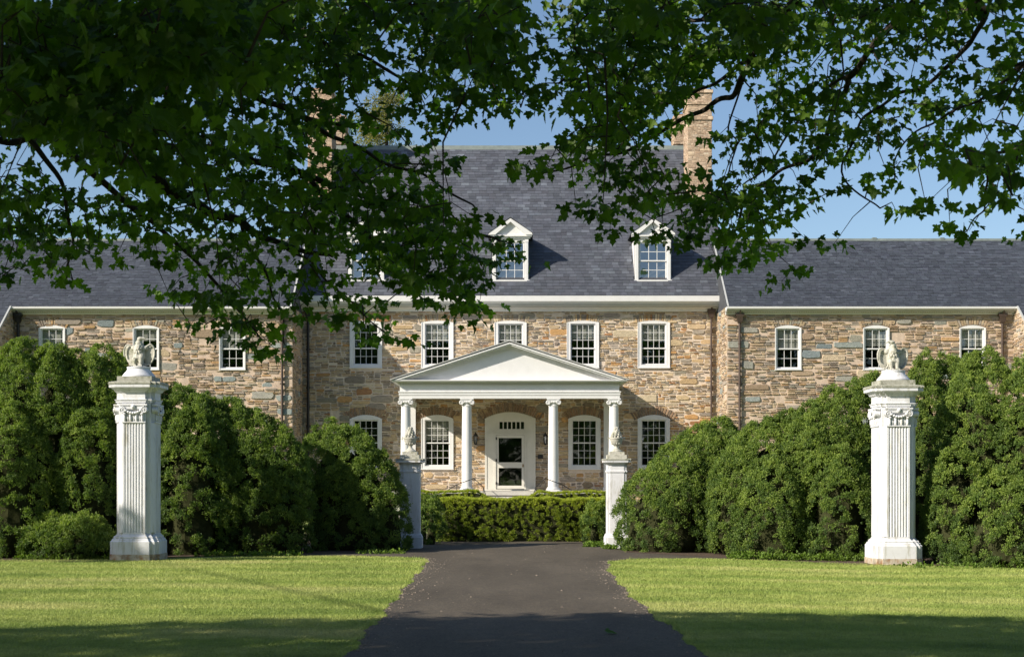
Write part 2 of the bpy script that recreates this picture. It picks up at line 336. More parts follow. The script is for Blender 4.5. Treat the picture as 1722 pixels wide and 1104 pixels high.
def masonry(mb, u0, u1, z0, z1, holes, pal, seed, scale=1.0, blue=0.0, clip=None, place=None, thin=1.0, mort=1.0):
    """lay stones in u,z; place(u, d, z) -> xyz, d = how far the face stands proud"""
    r = random.Random(seed)
    def stone(a, b, c, d):
        if b-a < 0.045 or d-c < 0.022 or r.random() < 0.03+.05*(mort > 1): return
        if clip and not clip((a+b)/2, (c+d)/2, max(b-a, d-c)/2): return
        w, h = b-a, d-c; g = min(0.021*mort, h*0.22)*r.uniform(0.35, 1.35)
        a += g; b -= g; c += g*r.uniform(0.5, 1.1); d -= g*r.uniform(0.5, 1.1)
        w, h = b-a, d-c
        k = min(w, h)
        cc = [r.uniform(0.10, 0.48)*k for _ in range(8)]
        pts = [(a+cc[0]*r.uniform(0.6, 1.9), c), (b-cc[1]*r.uniform(0.6, 1.9), c), (b, c+cc[2]*0.8), (b, d-cc[3]*0.8), (b-cc[4]*r.uniform(0.6, 1.9), d), (a+cc[5]*r.uniform(0.6, 1.9), d), (a, d-cc[6]*0.8), (a, c+cc[7]*0.8)]
        j = k*0.10
        pts = [(x+r.uniform(-j, j), z+r.uniform(-j, j)) for x, z in pts]
        pr = r.uniform(0.006, 0.042)*(1+.45*(mort > 1)); tx, tz = r.uniform(-.012, .012)/w*0.7, r.uniform(-.012, .012)/h*0.6
        mx, mz = (a+b)/2, (c+d)/2; ins = min(0.014, k*0.16)
        col = pick(pal, r)
        if blue and h > 0.125*scale and r.random() < blue:
            q = r.choice(BLUE); kk = r.uniform(0.85, 1.15); col = tuple(x*kk for x in q)
        out = [place(x, 0.0, z) for x, z in pts]
        inn = []
        for x, z in pts:
            dx, dz = x-mx, z-mz; x2 = mx+dx*(1-2*ins/w); z2 = mz+dz*(1-2*ins/h)
            inn.append(place(x2, max(0.004, pr+dx*tx+dz*tz+r.uniform(-.003, .003)), z2))
        mb.add(out+inn, [(i, (i+1) % 8, 8+(i+1) % 8, 8+i) for i in range(8)]+[tuple(range(8, 16))], col)
    def cell(a, b, c, d, depth=0):
        w, h = b-a, d-c
        if h > 0.13*scale and (depth == 0 and r.random() > (0.18 if blue == 0 else 0.42) or h > 0.30*scale):
            q = c+h*r.uniform(0.28, 0.72); cell(a, b, c, q, depth+1); cell(a, b, q, d, depth+1); return
        if h > 0.09*scale and depth < 3 and r.random() < 0.55*thin:
            q = c+h*r.uniform(0.3, 0.7); cell(a, b, c, q, depth+1); cell(a, b, q, d, depth+1); return
        lim = max(h*r.uniform(2.0, 6.0), 0.2*scale)
        if w > lim and w > 0.3*scale:
            q = a+w*r.uniform(0.3, 0.7); cell(a, q, c, d, depth+1); cell(q, b, c, d, depth+1); return
        stone(a, b, c, d)
    z = z0; ph = [r.uniform(0, 6) for _ in range(4)]
    bands = []
    while z < z1-0.04:
        h = r.uniform(0.17, 0.36)*scale
        if z+h > z1-0.08: h = z1-z
        bands.append((z, z+h)); z += h
    for (c, d) in bands:
        # intervals not cut by an opening
        cuts = sorted([(a, b) for a, b, e, f in holes if e < d-0.05 and f > c+0.05])
        ints = []; x = u0
        for a, b in cuts:
            if a > x: ints.append((x, a))
            x = max(x, b)
        if x < u1: ints.append((x, u1))
        for a, b in ints:
            x = a
            while x < b-0.02:
                w = r.uniform(0.28, 0.85)*scale
                if b-x-w < 0.2*scale: w = b-x
                wob = lambda x_: 0.055*scale*(math.sin(x_*1.9+ph[0]+c*3)+0.6*math.sin(x_*4.3+ph[1]+c*5))*0.6
                cell(x, x+w, c+(wob(x) if c > z0+0.01 else 0), d+(wob(x+0.2) if d < z1-0.01 else 0)); x += w
def backing(mb, u0, u1, z0, z1, holes, place, top=None):
    """mortar face around rectangular openings, with reveals"""
    us = sorted(set([u0, u1]+[h[0] for h in holes]+[h[1] for h in holes])); zs = sorted(set([z0, z1]+[h[2] for h in holes]+[h[3] for h in holes]))
    us = [u for u in us if u0 <= u <= u1]; zs = [z for z in zs if z0 <= z <= z1]
    for a, b in zip(us[:-1], us[1:]):
        for c, d in zip(zs[:-1], zs[1:]):
            mu, mz = (a+b)/2, (c+d)/2
            if any(h[0] < mu < h[1] and h[2] < mz < h[3] for h in holes): continue
            mb.add([place(a, 0, c), place(b, 0, c), place(b, 0, d), place(a, 0, d)], [(0, 1, 2, 3)])
    for a, b, c, d in holes:
        q = [(a, c), (b, c), (b, d), (a, d)]
        for i in range(4):
            (p1, q1), (p2, q2) = q[i], q[(i+1) % 4]
            mb.add([place(p1, 0, q1), place(p2, 0, q2), place(p2, -0.42, q2), place(p1, -0.42, q1)], [(0, 1, 2, 3)])
def arch_stones(mb, cx, zs, half, rise, h, n, pal, seed, place, ext=0.12, bl=False):
    """fan of upright stones over a segmental head springing at zs"""
    r = random.Random(seed); Rr = (half*half+rise*rise)/(2*rise); zc = zs+rise-Rr
    am = math.asin(min(0.999, half/Rr))*(1+ext/half)
    e = [(-am+2*am*i/n) for i in range(n+1)]
    e = [x+r.uniform(-.1, .1)*2*am/n for x in e]
    for i in range(n):
        a0, a1 = e[i], e[i+1]; g = 0.09*(a1-a0); a0 += g; a1 -= g; r0 = Rr+0.012+r.uniform(0, .01); r1 = Rr+h*r.uniform(0.88, 1.08)
        def P(rr, a, d, s=1.0): return place(cx+rr*math.sin(a)*1.0, d, zc+rr*math.cos(a))
        pr = r.uniform(0.030, 0.046); am_ = (a0+a1)/2; da = (a1-a0)/2
        out = [P(r0, a0, 0), P(r0, a1, 0), P(r1, a1, 0), P(r1, a0, 0)]
        inn = [P(r0+.008, am_-da*.82, pr), P(r0+.008, am_+da*.82, pr), P(r1-.012, am_+da*.82, pr), P(r1-.012, am_-da*.82, pr)]
        mb.add(out+inn, [(i_, (i_+1) % 4, 4+(i_+1) % 4, 4+i_) for i_ in range(4)]+[(4, 5, 6, 7)], pick(pal, r))

# ------------------------------------------------------------------ the house
HX = -0.09                     # centre line of the house
YM, YW = 55.0, 52.5            # main front, wing fronts
house = thing('stone_mansion', (0, 0, 0), 'large tan fieldstone mansion with slate roofs, white windows and columned portico', 'house')
def front(y): return lambda u, d, z: (u, y-d, z)
def arc_pts(cx, half, zs, rise, n=12):
    if rise <= 0: return [(cx+half, zs), (cx-half, zs)]
    Rr = (half*half+rise*rise)/(2*rise); zc = zs+rise-Rr; am = math.asin(min(1, half/Rr))
    return [(cx+Rr*math.sin(am-2*am*i/n), zc+Rr*math.cos(am-2*am*i/n)) for i in range(n+1)]
def sash_window(cx, z0, z1, w, y, cols, ru, rl, rise, cas, parent, sill=0.05, blind=0.0, arch_glass=False, mat='white', split=None, depth=0.0, lbl=None):
    """casing is the part; sashes with bars, panes and shade are its sub-parts"""
    half = w/2; zs = z1-rise; yf = y-0.045+depth
    fr = MB()
    fr.box(cx-half, cx-half+cas, yf, y+0.16, z0, zs); fr.box(cx+half-cas, cx+half, yf, y+0.16, z0, zs)
    fr.box(cx-half+cas, cx+half-cas, yf, y+0.16, z0, z0+cas*0.75)
    poly = [(cx-half, zs-cas*(0.3 if rise else 1.0)), (cx+half, zs-cas*(0.3 if rise else 1.0))]+arc_pts(cx, half, zs, rise)
    if rise: fr.slab_xz([(cx-half+cas, zs-cas*0.35), (cx+half-cas, zs-cas*0.35), (cx+half-cas, zs), (cx-half+cas, zs)], yf, y+0.16); fr.slab_xz([(cx-half, zs), (cx+half, zs)]+arc_pts(cx, half, zs, rise)[1:-1], yf, y+0.03)
    else: fr.box(cx-half+cas, cx+half-cas, yf, y+0.16, zs-cas, zs)
    # thin outer bead, proud
    fr.box(cx-half-0.012, cx-half+0.022, yf-0.018, yf-0.002, z0, zs); fr.box(cx+half-0.022, cx+half+0.012, yf-0.018, yf-0.002, z0, zs)
    if sill: fr.box(cx-half-0.02, cx+half+0.02, yf-0.04, y+0.1, z0-sill, z0-0.002)
    win = fr.build('window', M[mat], parent)
    if lbl: win['label'] = lbl
    a, b = cx-half+cas, cx+half-cas; c = z0+cas*0.75; d = zs-cas*(0.35 if rise else 1.0); mid = c+(d-c)*(split if split else rl/(ru+rl)); fw = 0.045
    for (lo, hi, rows, yo, nm) in ((c, mid+0.02, rl, 0.085, 'lower_sash'), (mid-0.02, d, ru, 0.045, 'upper_sash')):
        s = MB(); y0 = y+yo-0.03; y1 = y0+0.035
        s.box(a, a+fw, y0, y1, lo, hi); s.box(b-fw, b, y0, y1, lo, hi); s.box(a+fw, b-fw, y0, y1, lo, lo+fw); s.box(a+fw, b-fw, y0, y1, hi-fw, hi)
        gw = (b-a-2*fw)/cols; gh = (hi-lo-2*fw)/rows
        for i in range(1, cols): s.box(a+fw+gw*i-.008, a+fw+gw*i+.008, y0+.004, y1-.004, lo+fw, hi-fw)
        for i in range(1, rows): s.box(a+fw, b-fw, y0+.006, y1-.006, lo+fw+gh*i-.008, lo+fw+gh*i+.008)
        s.build(nm, M[mat], win)
        g = MB(); 
        for i in range(cols):
            for j in range(rows):
                tx, tz = random.uniform(-.0009, .0009), random.uniform(-.0009, .0009)
                x0_, x1_ = a+fw+gw*i, a+fw+gw*(i+1); q0, q1 = lo+fw+gh*j, lo+fw+gh*(j+1); yy_ = y0+0.018
                g.add([(x0_, yy_-tx-tz, q0), (x1_, yy_+tx-tz, q0), (x1_, yy_+tx+tz, q1), (x0_, yy_-tx+tz, q1)], [(0, 1, 2, 3)])
        g.build('pane', M['glass'], win)
    if blind > 0:
        bl = MB(); bl.box(a+.01, b-.01, y+0.135, y+0.139, d-(d-c)*blind, d); bl.build('shade', M['blind'], win)
    rb = MB(); e = 0.4
    vs = [(a-e, y+.17, c-e), (b+e, y+.17, c-e), (b+e, y+.17, d+e), (a-e, y+.17, d+e), (a-e, y+1.6, c-e), (b+e, y+1.6, c-e), (b+e, y+1.6, d+e), (a-e, y+1.6, d+e)]
    rb.add(vs, [(4, 5, 6, 7), (0, 4, 7, 3), (1, 2, 6, 5), (0, 1, 5, 4), (3, 7, 6, 2)]); rb.build('dark_interior', M['room'], win)
    return win

# --- main block wall
mainL, mainR = HX-8.37, HX+8.37
W2 = [-5.62, -2.83, 0.03, 2.86, 5.63]               # window centres relative to the house centre
W1 = [-5.62, -2.83, 2.92, 5.63]
holes = []
for c in W2: holes.append((HX+c-0.60, HX+c+0.60, 5.93, 7.66))
for c in W1: holes.append((HX+c-0.60, HX+c+0.60, 1.98, 3.92))
holes.append((HX-0.93, HX+0.97, 1.10, 3.95))
st = MB(); masonry(st, mainL, mainR, 0.0, 8.2, holes, PAL_MAIN, 11, 1.12, place=front(YM))
for i, c in enumerate(W2): arch_stones(st, HX+c, 7.66, 0.60, 0.07, 0.27, 17, PAL_MAIN, 40+i, front(YM), 0.10)
for i, c in enumerate(W1): arch_stones(st, HX+c, 3.92, 0.60, 0.14, 0.34, 17, [((0.30, 0.20, 0.13), 3), ((0.38, 0.27, 0.18), 2), ((0.24, 0.18, 0.13), 2)], 60+i, front(YM), 0.16)
arch_stones(st, HX+0.02, 3.95, 0.95, 0.24, 0.36, 27, [((0.30, 0.20, 0.13), 3), ((0.38, 0.27, 0.18), 2), ((0.24, 0.18, 0.13), 2)], 70, front(YM), 0.2)
st.build('stonework', M['stone'], house)
bk = MB(); backing(bk, mainL, mainR, 0.0, 8.2, holes, front(YM))
bk.add([(mainL, YM, 0), (mainL, 66, 0), (mainL, 66, 8.4), (mainL, YM, 8.4)], [(0, 1, 2, 3)]); bk.add([(mainR, YM, 0), (mainR, 66, 0), (mainR, 66, 8.4), (mainR, YM, 8.4)], [(0, 1, 2, 3)])
bk.add([(mainL, 66, 0), (mainR, 66, 0), (mainR, 66, 8.4), (mainL, 66, 8.4)], [(0, 1, 2, 3)])
RY, RZ, EZ, EY = 60.3, 15.78, 8.66, 54.4
for x in (mainL, mainR): bk.add([(x, YM, 8.4), (x, 66, 8.4), (x, 66.1, 8.72), (x, RY, RZ-.05), (x, YM-.1, 9.1)], [(0, 1, 2, 3, 4)])
bk.build('wall', M['mortar'], house)
for i, c in enumerate(W2):
    sash_window(HX+c, 5.93, 7.75, 1.24, YM, 4, 3, 2, 0.07, 0.135, house, blind=0.0 if i == 0 else [0, .42, .42, .36, .42][i], sill=0.04)
for i, c in enumerate(W1):
    sash_window(HX+c, 1.98, 4.07, 1.24, YM, 4, 3, 3, 0.15, 0.13, house, blind=[.0, .44, .0, .0][i], sill=0.05)
# --- door
DX = HX+0.02
dr = MB(); y = YM
half = 0.97
dr.box(DX-half, DX-0.555, y-.05, y+.14, 1.17, 3.93); dr.box(DX+0.555, DX+half, y-.05, y+.14, 1.17, 3.93)
dr.box(DX-0.555, DX+0.555, y-.05, y+.14, 3.30, 3.52); dr.box(DX-0.555, DX-0.44, y-.03, y+.14, 3.52, 3.80)
dr.box(DX-0.555, DX+0.555, y-.05, y+.14, 3.80, 3.93)
dr.box(DX+0.76-.2, DX+0.9-.2+.0, y-.03, y+.14, 3.52, 3.80)
dr.slab_xz([(DX-half, 3.932), (DX+half, 3.932)]+arc_pts(DX, half, 3.932, 0.24)[1:-1], y-.05, y+.02)
dr.box(DX-half-.02, DX+half+.02, y-.075, y-.052, 3.30, 3.35); dr.box(DX-.75, DX+.75, y-.10, y-.052, 3.41, 3.45)
dr.box(DX-half-.02, DX-half+.06, y-.07, y-.052, 1.17, 3.93); dr.box(DX+half-.06, DX+half+.02, y-.07, y-.052, 1.17, 3.93)
dr.box(DX-0.62, DX-0.555, y-.075, y-.052, 1.17, 3.30); dr.box(DX+0.555, DX+0.62, y-.075, y-.052, 1.17, 3.30)
dframe = dr.build('door_frame', M['cream'], house)
tw = MB(); a, b = DX-0.64+.2, DX+0.56; gw = (b-a)/6
for i in range(0, 7): tw.box(a+gw*i-.022, a+gw*i+.022, y-.02, y+.05, 3.52, 3.80)
tw.build('transom_bars', M['cream'], dframe)
g = MB(); g.add([(a, y+.01, 3.52), (b, y+.01, 3.52), (b, y+.01, 3.80), (a, y+.01, 3.80)], [(0, 1, 2, 3)]); g.build('transom_glass', M['glass'], dframe)
dd = MB(); l, r_ = DX-.55, DX+.55; s0 = y-.045; s1 = y+.01
dd.box(l, l+.10, s0, s1, 1.19, 3.29); dd.box(r_-.10, r_, s0, s1, 1.19, 3.29)
dd.box(l+.10, r_-.10, s0, s1, 1.19, 1.31); dd.box(l+.10, r_-.10, s0, s1, 3.17, 3.29); dd.box(l+.10, r_-.10, s0, s1, 2.00, 2.22)
door = dd.build('screen_door', M['cream'], house)
g = MB()
for q0, q1 in ((1.31, 2.0), (2.22, 3.17)): g.add([(l+.1, y-.015, q0), (r_-.1, y-.015, q0), (r_-.1, y-.015, q1), (l+.1, y-.015, q1)], [(0, 1, 2, 3)])
g.build('door_glass', M['glass'], door)
k = MB(); k.ell((r_-.05, y-.075, 2.09), (.025, .03, .025)); k.box(r_-.075, r_-.025, y-.052, y-.046, 2.03, 2.15)
k.build('door_knob', M['brass'], door, smooth=True)
for z in (1.35, 2.25, 3.1): k = MB(); k.box(l-.02, l+.03, y-.085, y-.046, z, z+.10); k.build('hinge', M['iron'], door)
rb = MB(); rb.add([(DX-1.2, y+.2, .9), (DX+1.2, y+.2, .9), (DX+1.2, y+.2, 4.1), (DX-1.2, y+.2, 4.1), (DX-1.2, y+3, .9), (DX+1.2, y+3, .9), (DX+1.2, y+3, 4.1), (DX-1.2, y+3, 4.1)], [(4, 5, 6, 7), (0, 4, 7, 3), (1, 2, 6, 5), (0, 1, 5, 4), (3, 7, 6, 2)])
rb.build('dark_hall', M['room'], dframe)
# plaque and lanterns
pq = MB(); pq.box(HX+1.10, HX+1.30, y-.065, y-.04, 2.36, 2.52); pq.box(HX+1.12, HX+1.28, y-.072, y-.065, 2.38, 2.50); pq.build('plaque', M['iron'], house)
for s in (-1, 1):
    x = HX+s*1.36+.03; ln = MB(); z = 3.0
    ln.box(x-.05, x+.05, y-.08, y-.035, z-.10, z+.10); ln.tube([(x, y-.07, z-.05), (x, y-.16, z-.10), (x, y-.22, z-.06)], .012)
    ln.lathe([(.0, -.10), (.055, -.09), (.05, -.05)], x, y-.22, z, 6); ln.lathe([(.10, .23), (.10, .25), (.03, .34), (.015, .38), (0.0, .40)], x, y-.22, z, 6)
    for i in range(6):
        a_ = 2*math.pi*i/6; ln.tube([(x+.05*math.cos(a_), y-.22+.05*math.sin(a_), z-.05), (x+.09*math.cos(a_), y-.22+.09*math.sin(a_), z+.24)], .007, 5)
    lo = ln.build('wall_lantern', M['iron'], house)
    gl_ = MB(); gl_.lathe([(.045, -.045), (.084, .225)], x, y-.22, z, 6); gl_.build('lantern_glass', M['glass'], lo)
    gl_ = MB(); gl_.lathe([(.012, -.04), (.012, .08), (.0, .12)], x, y-.22, z, 8); gl_.build('lantern_candle', M['brass'], lo)

# --- roofs laid slate by slate
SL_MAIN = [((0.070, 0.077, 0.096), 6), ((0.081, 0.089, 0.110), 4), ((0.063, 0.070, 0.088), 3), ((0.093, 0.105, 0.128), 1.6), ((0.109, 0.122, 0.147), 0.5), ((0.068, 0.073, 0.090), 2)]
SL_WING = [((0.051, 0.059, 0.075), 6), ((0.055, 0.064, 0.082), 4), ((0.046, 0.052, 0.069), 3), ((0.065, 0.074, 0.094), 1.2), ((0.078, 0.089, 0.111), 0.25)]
def slate_roof(name, x0, x1, y0, z0, y1, z1, w, expo, pal, seed, clip=None, parent=None, bright_up=0.0):
    r = random.Random(seed); L = math.hypot(y1-y0, z1-z0); ty, tz = (y1-y0)/L, (z1-z0)/L; nyv, nzv = -tz, ty
    mb = MB(); rows = int(L/expo)
    def P(x, s, h): return (x, y0+ty*s+nyv*h, z0+tz*s+nzv*h)
    for k in range(rows+1):
        s0 = k*expo+r.uniform(-.004, .004); s1 = min(s0+expo*1.35, L); x = x0-(w*r.uniform(0.2, 1.0))
        band = r.uniform(0.93, 1.07)
        while x < x1:
            ww = w*r.uniform(0.8, 1.25); a, b = max(x, x0), min(x+ww, x1); x += ww
            if b-a < .03 or (clip and not clip((a+b)/2, s0+expo/2)): continue
            g = .003; a += g; b -= g; j = r.uniform(-.006, .006); tl = r.uniform(-.003, .003); th = r.uniform(.012, .020)
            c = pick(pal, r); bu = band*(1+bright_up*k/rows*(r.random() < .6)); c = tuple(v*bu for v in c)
            v = [P(a, s0+j, 0.006), P(b, s0+j+r.uniform(-.004, .004), 0.006), P(a, s0+j, th+tl), P(b, s0+j, th-tl), P(a, s1, 0.002), P(b, s1, 0.002)]
            mb.add(v, [(0, 1, 3, 2), (2, 3, 5, 4)], c)
    return mb.build(name, M['slate'], parent)
dorm = [-5.60, 0.03, 5.60]
def dclip(x, s):
    return not any(abs(x-(HX+c)) < 0.68 and 0.75 < s < 2.9 for c in dorm)
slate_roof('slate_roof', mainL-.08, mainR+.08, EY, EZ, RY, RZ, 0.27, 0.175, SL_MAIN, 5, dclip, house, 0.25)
und = MB()
und.add([(mainL-.08, EY, EZ-.02), (mainR+.08, EY, EZ-.02), (mainR+.08, RY, RZ-.02), (mainL-.08, RY, RZ-.02)], [(0, 1, 2, 3)])
und.add([(mainL-.08, 66.2, EZ-.02), (mainR+.08, 66.2, EZ-.02), (mainR+.08, RY, RZ-.02), (mainL-.08, RY, RZ-.02)], [(0, 3, 2, 1)])
und.build('roof_deck', M['plainroof'], house)
rg = MB(); rg.xprof([(RY-.14, RZ-.15), (RY-.10, RZ-.06), (RY-.06, RZ+.02), (RY, RZ+.06), (RY+.06, RZ+.02), (RY+.14, RZ-.15)], mainL-.1, mainR+.1); rg.build('ridge_cap', M['copper'], house)
# --- main cornice
co = MB(); y = YM
co.xprof([(y+.05, 8.10), (y-.10, 8.10), (y-.12, 8.17), (y-.22, 8.20), (y-.26, 8.235), (y+.05, 8.235)], mainL-.0, mainR+.0)
co.xprof([(y+.05, 8.36), (y-.52, 8.36), (y-.60, 8.44), (y-.61, 8.65), (y-.45, 8.67), (y+.05, 8.67)], mainL-.05, mainR+.05)
corn = co.build('main_cornice', M['white'], house)
gt = MB(); gt.xprof([(y+.05, 8.237), (y-.34, 8.237), (y-.44, 8.27), (y-.50, 8.33), (y-.51, 8.357), (y+.05, 8.357)], mainL-.03, mainR+.03)
gt.build('cornice_moulding', M['gutter'], corn)
# --- downpipes
def downpipe(x, yf, ztop, zb, mat):
    d = MB(); d.tube([(x, yf-.10, ztop-.25), (x, yf-.10, zb)], .054 if mat == 'shaded_pipe' else .045, 10); d.tube([(x, yf-.30, ztop+.10), (x, yf-.28, ztop-.02), (x, yf-.14, ztop-.12), (x, yf-.12, ztop-.2)], .035, 8)
    d.rings([[(x-a_, yf-.10-b_, z_), (x+a_, yf-.10-b_, z_), (x+a_, yf-.10+.08, z_), (x-a_, yf-.10+.08, z_)] for a_, b_, z_ in ((.06, .06, ztop-.42), (.10, .09, ztop-.34), (.11, .10, ztop-.2), (.16, .13, ztop-.14), (.16, .13, ztop-.08))])
    for z in np.arange(zb+.6, ztop-.5, 1.5): d.lathe([(.062, 0), (.062, .05)], x, yf-.10, z, 10); d.box(x-.09, x+.09, yf-.04, yf-.01, z, z+.05)
    return d.build('downpipe', M[mat], house, smooth=True)
downpipe(mainL+.50, YM, 8.25, 0, 'shaded_pipe'); downpipe(mainR-.50, YM, 8.25, 0, 'brown_pipe')

# --- dormers
def dormer(cx):
    d = MB(); w = 0.71; zb, zt, yf = 9.26, 10.95, 54.98
    d.box(cx-w, cx-w+.16, yf, yf+.12, zb+.08, zt); d.box(cx+w-.16, cx+w, yf, yf+.12, zb+.08, zt)
    d.box(cx-w+.16, cx+w-.16, yf, yf+.12, zt-.13, zt); d.box(cx-w-.03, cx+w+.03, yf-.05, yf+.12, zb, zb+.08)
    for s in (-1, 1):
        d.box(cx+s*(w-.08)-.055, cx+s*(w-.08)+.055, yf-.03, yf-.002, zb+.08, zt-.02); d.box(cx+s*(w-.08)-.07, cx+s*(w-.08)+.07, yf-.045, yf-.031, zt-.14, zt-.03)
        xo = cx+s*w; d.add([(xo, yf, zb), (xo, yf+2.2, zb), (xo, yf+2.2, zt), (xo, yf, zt)], [(0, 1, 2, 3)])
    # entablature and pediment
    d.box(cx-w-.06, cx+w+.06, yf-.06, yf+.10, zt+.002, zt+.07); hw = w+.15; pk = 11.72
    d.box(cx-hw+.03, cx+hw-.03, yf-.12, yf+.1, zt+.072, zt+.13)
    d.slab_xz([(cx-w, zt+.13), (cx+w, zt+.13), (cx, pk-.12)], yf-.02, yf+.1)
    for s in (-1, 1):
        p_ = [(cx+s*hw, zt+.132), (cx+s*(hw-.02), zt+.21), (cx, pk), (cx, pk-.13), (cx+s*(hw-.26), zt+.132)]
        if s > 0: p_ = p_[::-1]
        d.slab_xz(p_, yf-.16-.002*s, yf+.02+.002*s)
    o = d.build('dormer', M['white'], house)
    r_ = MB(); yb = 57.6
    for s in (-1, 1):
        r_.add([(cx+s*(hw+.02), yf-.17, zt+.17), (cx, yf-.17, pk+.03), (cx, yb, pk+.03), (cx+s*(hw+.02), yb, zt+.17),
                (cx+s*(hw+.02), yf-.17, zt+.20), (cx, yf-.17, pk+.06), (cx, yb, pk+.06), (cx+s*(hw+.02), yb, zt+.20)], [(0, 1, 2, 3), (4, 5, 6, 7), (0, 1, 5, 4), (0, 3, 7, 4)])
    r_.build('dormer_roof', M['plainroof'], o)
    # window in it, as sub-parts
    a, b, c, e = cx-w+.17, cx+w-.17, zb+.10, zt-.13; mid = (c+e)/2; fw = .05
    s_ = MB(); g_ = MB()
    for lo, hi, yo in ((c, mid+.02, .075), (mid-.02, e, .035)):
        y0 = yf+yo; y1 = y0+.035
        s_.box(a, a+fw, y0, y1, lo, hi); s_.box(b-fw, b, y0, y1, lo, hi); s_.box(a+fw, b-fw, y0, y1, lo, lo+fw); s_.box(a+fw, b-fw, y0, y1, hi-fw, hi)
        gw, gh = (b-a-2*fw)/3, (hi-lo-2*fw)/2
        for i in (1, 2): s_.box(a+fw+gw*i-.011, a+fw+gw*i+.011, y0+.004, y1-.004, lo+fw, hi-fw)
        s_.box(a+fw, b-fw, y0+.006, y1-.006, lo+fw+gh-.011, lo+fw+gh+.011)
        g_.add([(a+fw, y0+.018, lo+fw), (b-fw, y0+.018, lo+fw), (b-fw, y0+.018, hi-fw), (a+fw, y0+.018, hi-fw)], [(0, 1, 2, 3)])
    s_.build('sash', M['white'], o); g_.build('pane', M['skyglass'], o)
    k = MB(); k.add([(a-.1, yf+.13, c-.1), (b+.1, yf+.13, c-.1), (b+.1, yf+.13, e+.1), (a-.1, yf+.13, e+.1), (a-.1, yf+.8, c-.1), (b+.1, yf+.8, c-.1), (b+.1, yf+.8, e+.1), (a-.1, yf+.8, e+.1)], [(4, 5, 6, 7), (0, 4, 7, 3), (1, 2, 6, 5), (0, 1, 5, 4), (3, 7, 6, 2)])
    k.build('dark_interior', M['room'], o)
m = M['glass'].copy(); m.name = 'sky_facing_glass'
for n_ in m.node_tree.nodes:
    if n_.type == 'MIX_SHADER': n_.inputs[0].default_value = 0.27
M['skyglass'] = m
for c in dorm: dormer(HX+c)

# --- chimneys
PAL_CH = [((0.553, 0.414, 0.296), 5), ((0.618, 0.482, 0.359), 4), ((0.464, 0.331, 0.235), 3), ((0.515, 0.427, 0.331), 2)]
def chimney(x0, x1, y0, y1, z0, z1, seed):
    c = MB(); 
    def shell(a, b, e, f, c0, c1, sd):
        c.box(a, b, e, f, c0, c1, (0.40, 0.30, 0.22))
        r = random.Random(sd)
        for (u0, u1, pl) in ((a, b, lambda u, d, z: (u, e-d, z)), (e, f, lambda u, d, z: (a-d, u, z)), (e, f, lambda u, d, z: (b+d, u, z))):
            masonry(c, u0, u1, c0, c1, [], PAL_CH, sd, 0.55, place=lambda u, d, z, pl=pl: pl(u, d*0.3+.001, z)); sd += 1
    shell(x0, x1, y0, y1, z0, z1-1.25, seed)
    e = .05; shell(x0-e, x1+e, y0-e, y1+e, z1-1.25, z1-1.10, seed+5)
    shell(x0+.0, x1-.0, y0, y1, z1-1.098, z1-.62, seed+9)
    shell(x0-.04, x1+.04, y0-.04, y1+.04, z1-.618, z1-.50, seed+12); shell(x0, x1, y0, y1, z1-.498, z1-.14, seed+14); shell(x0-.05, x1+.05, y0-.05, y1+.05, z1-.138, z1, seed+17)
    c.box(x0+.2, x1-.2, y0+.2, y1-.2, z1, z1+.12, (0.33, 0.2, 0.13))
    return c.build('chimney', M['chimney'], house)
chimney(7.25, 8.24, 58.0, 59.4, 12.4, 17.6, 300); chimney(-8.42, -7.43, 58.0, 59.4, 12.4, 17.6, 330)
chimney(7.10, 8.24, 61.4, 62.7, 12.4, 17.4, 360); chimney(-8.42, -7.28, 61.4, 62.7, 12.4, 17.4, 390)

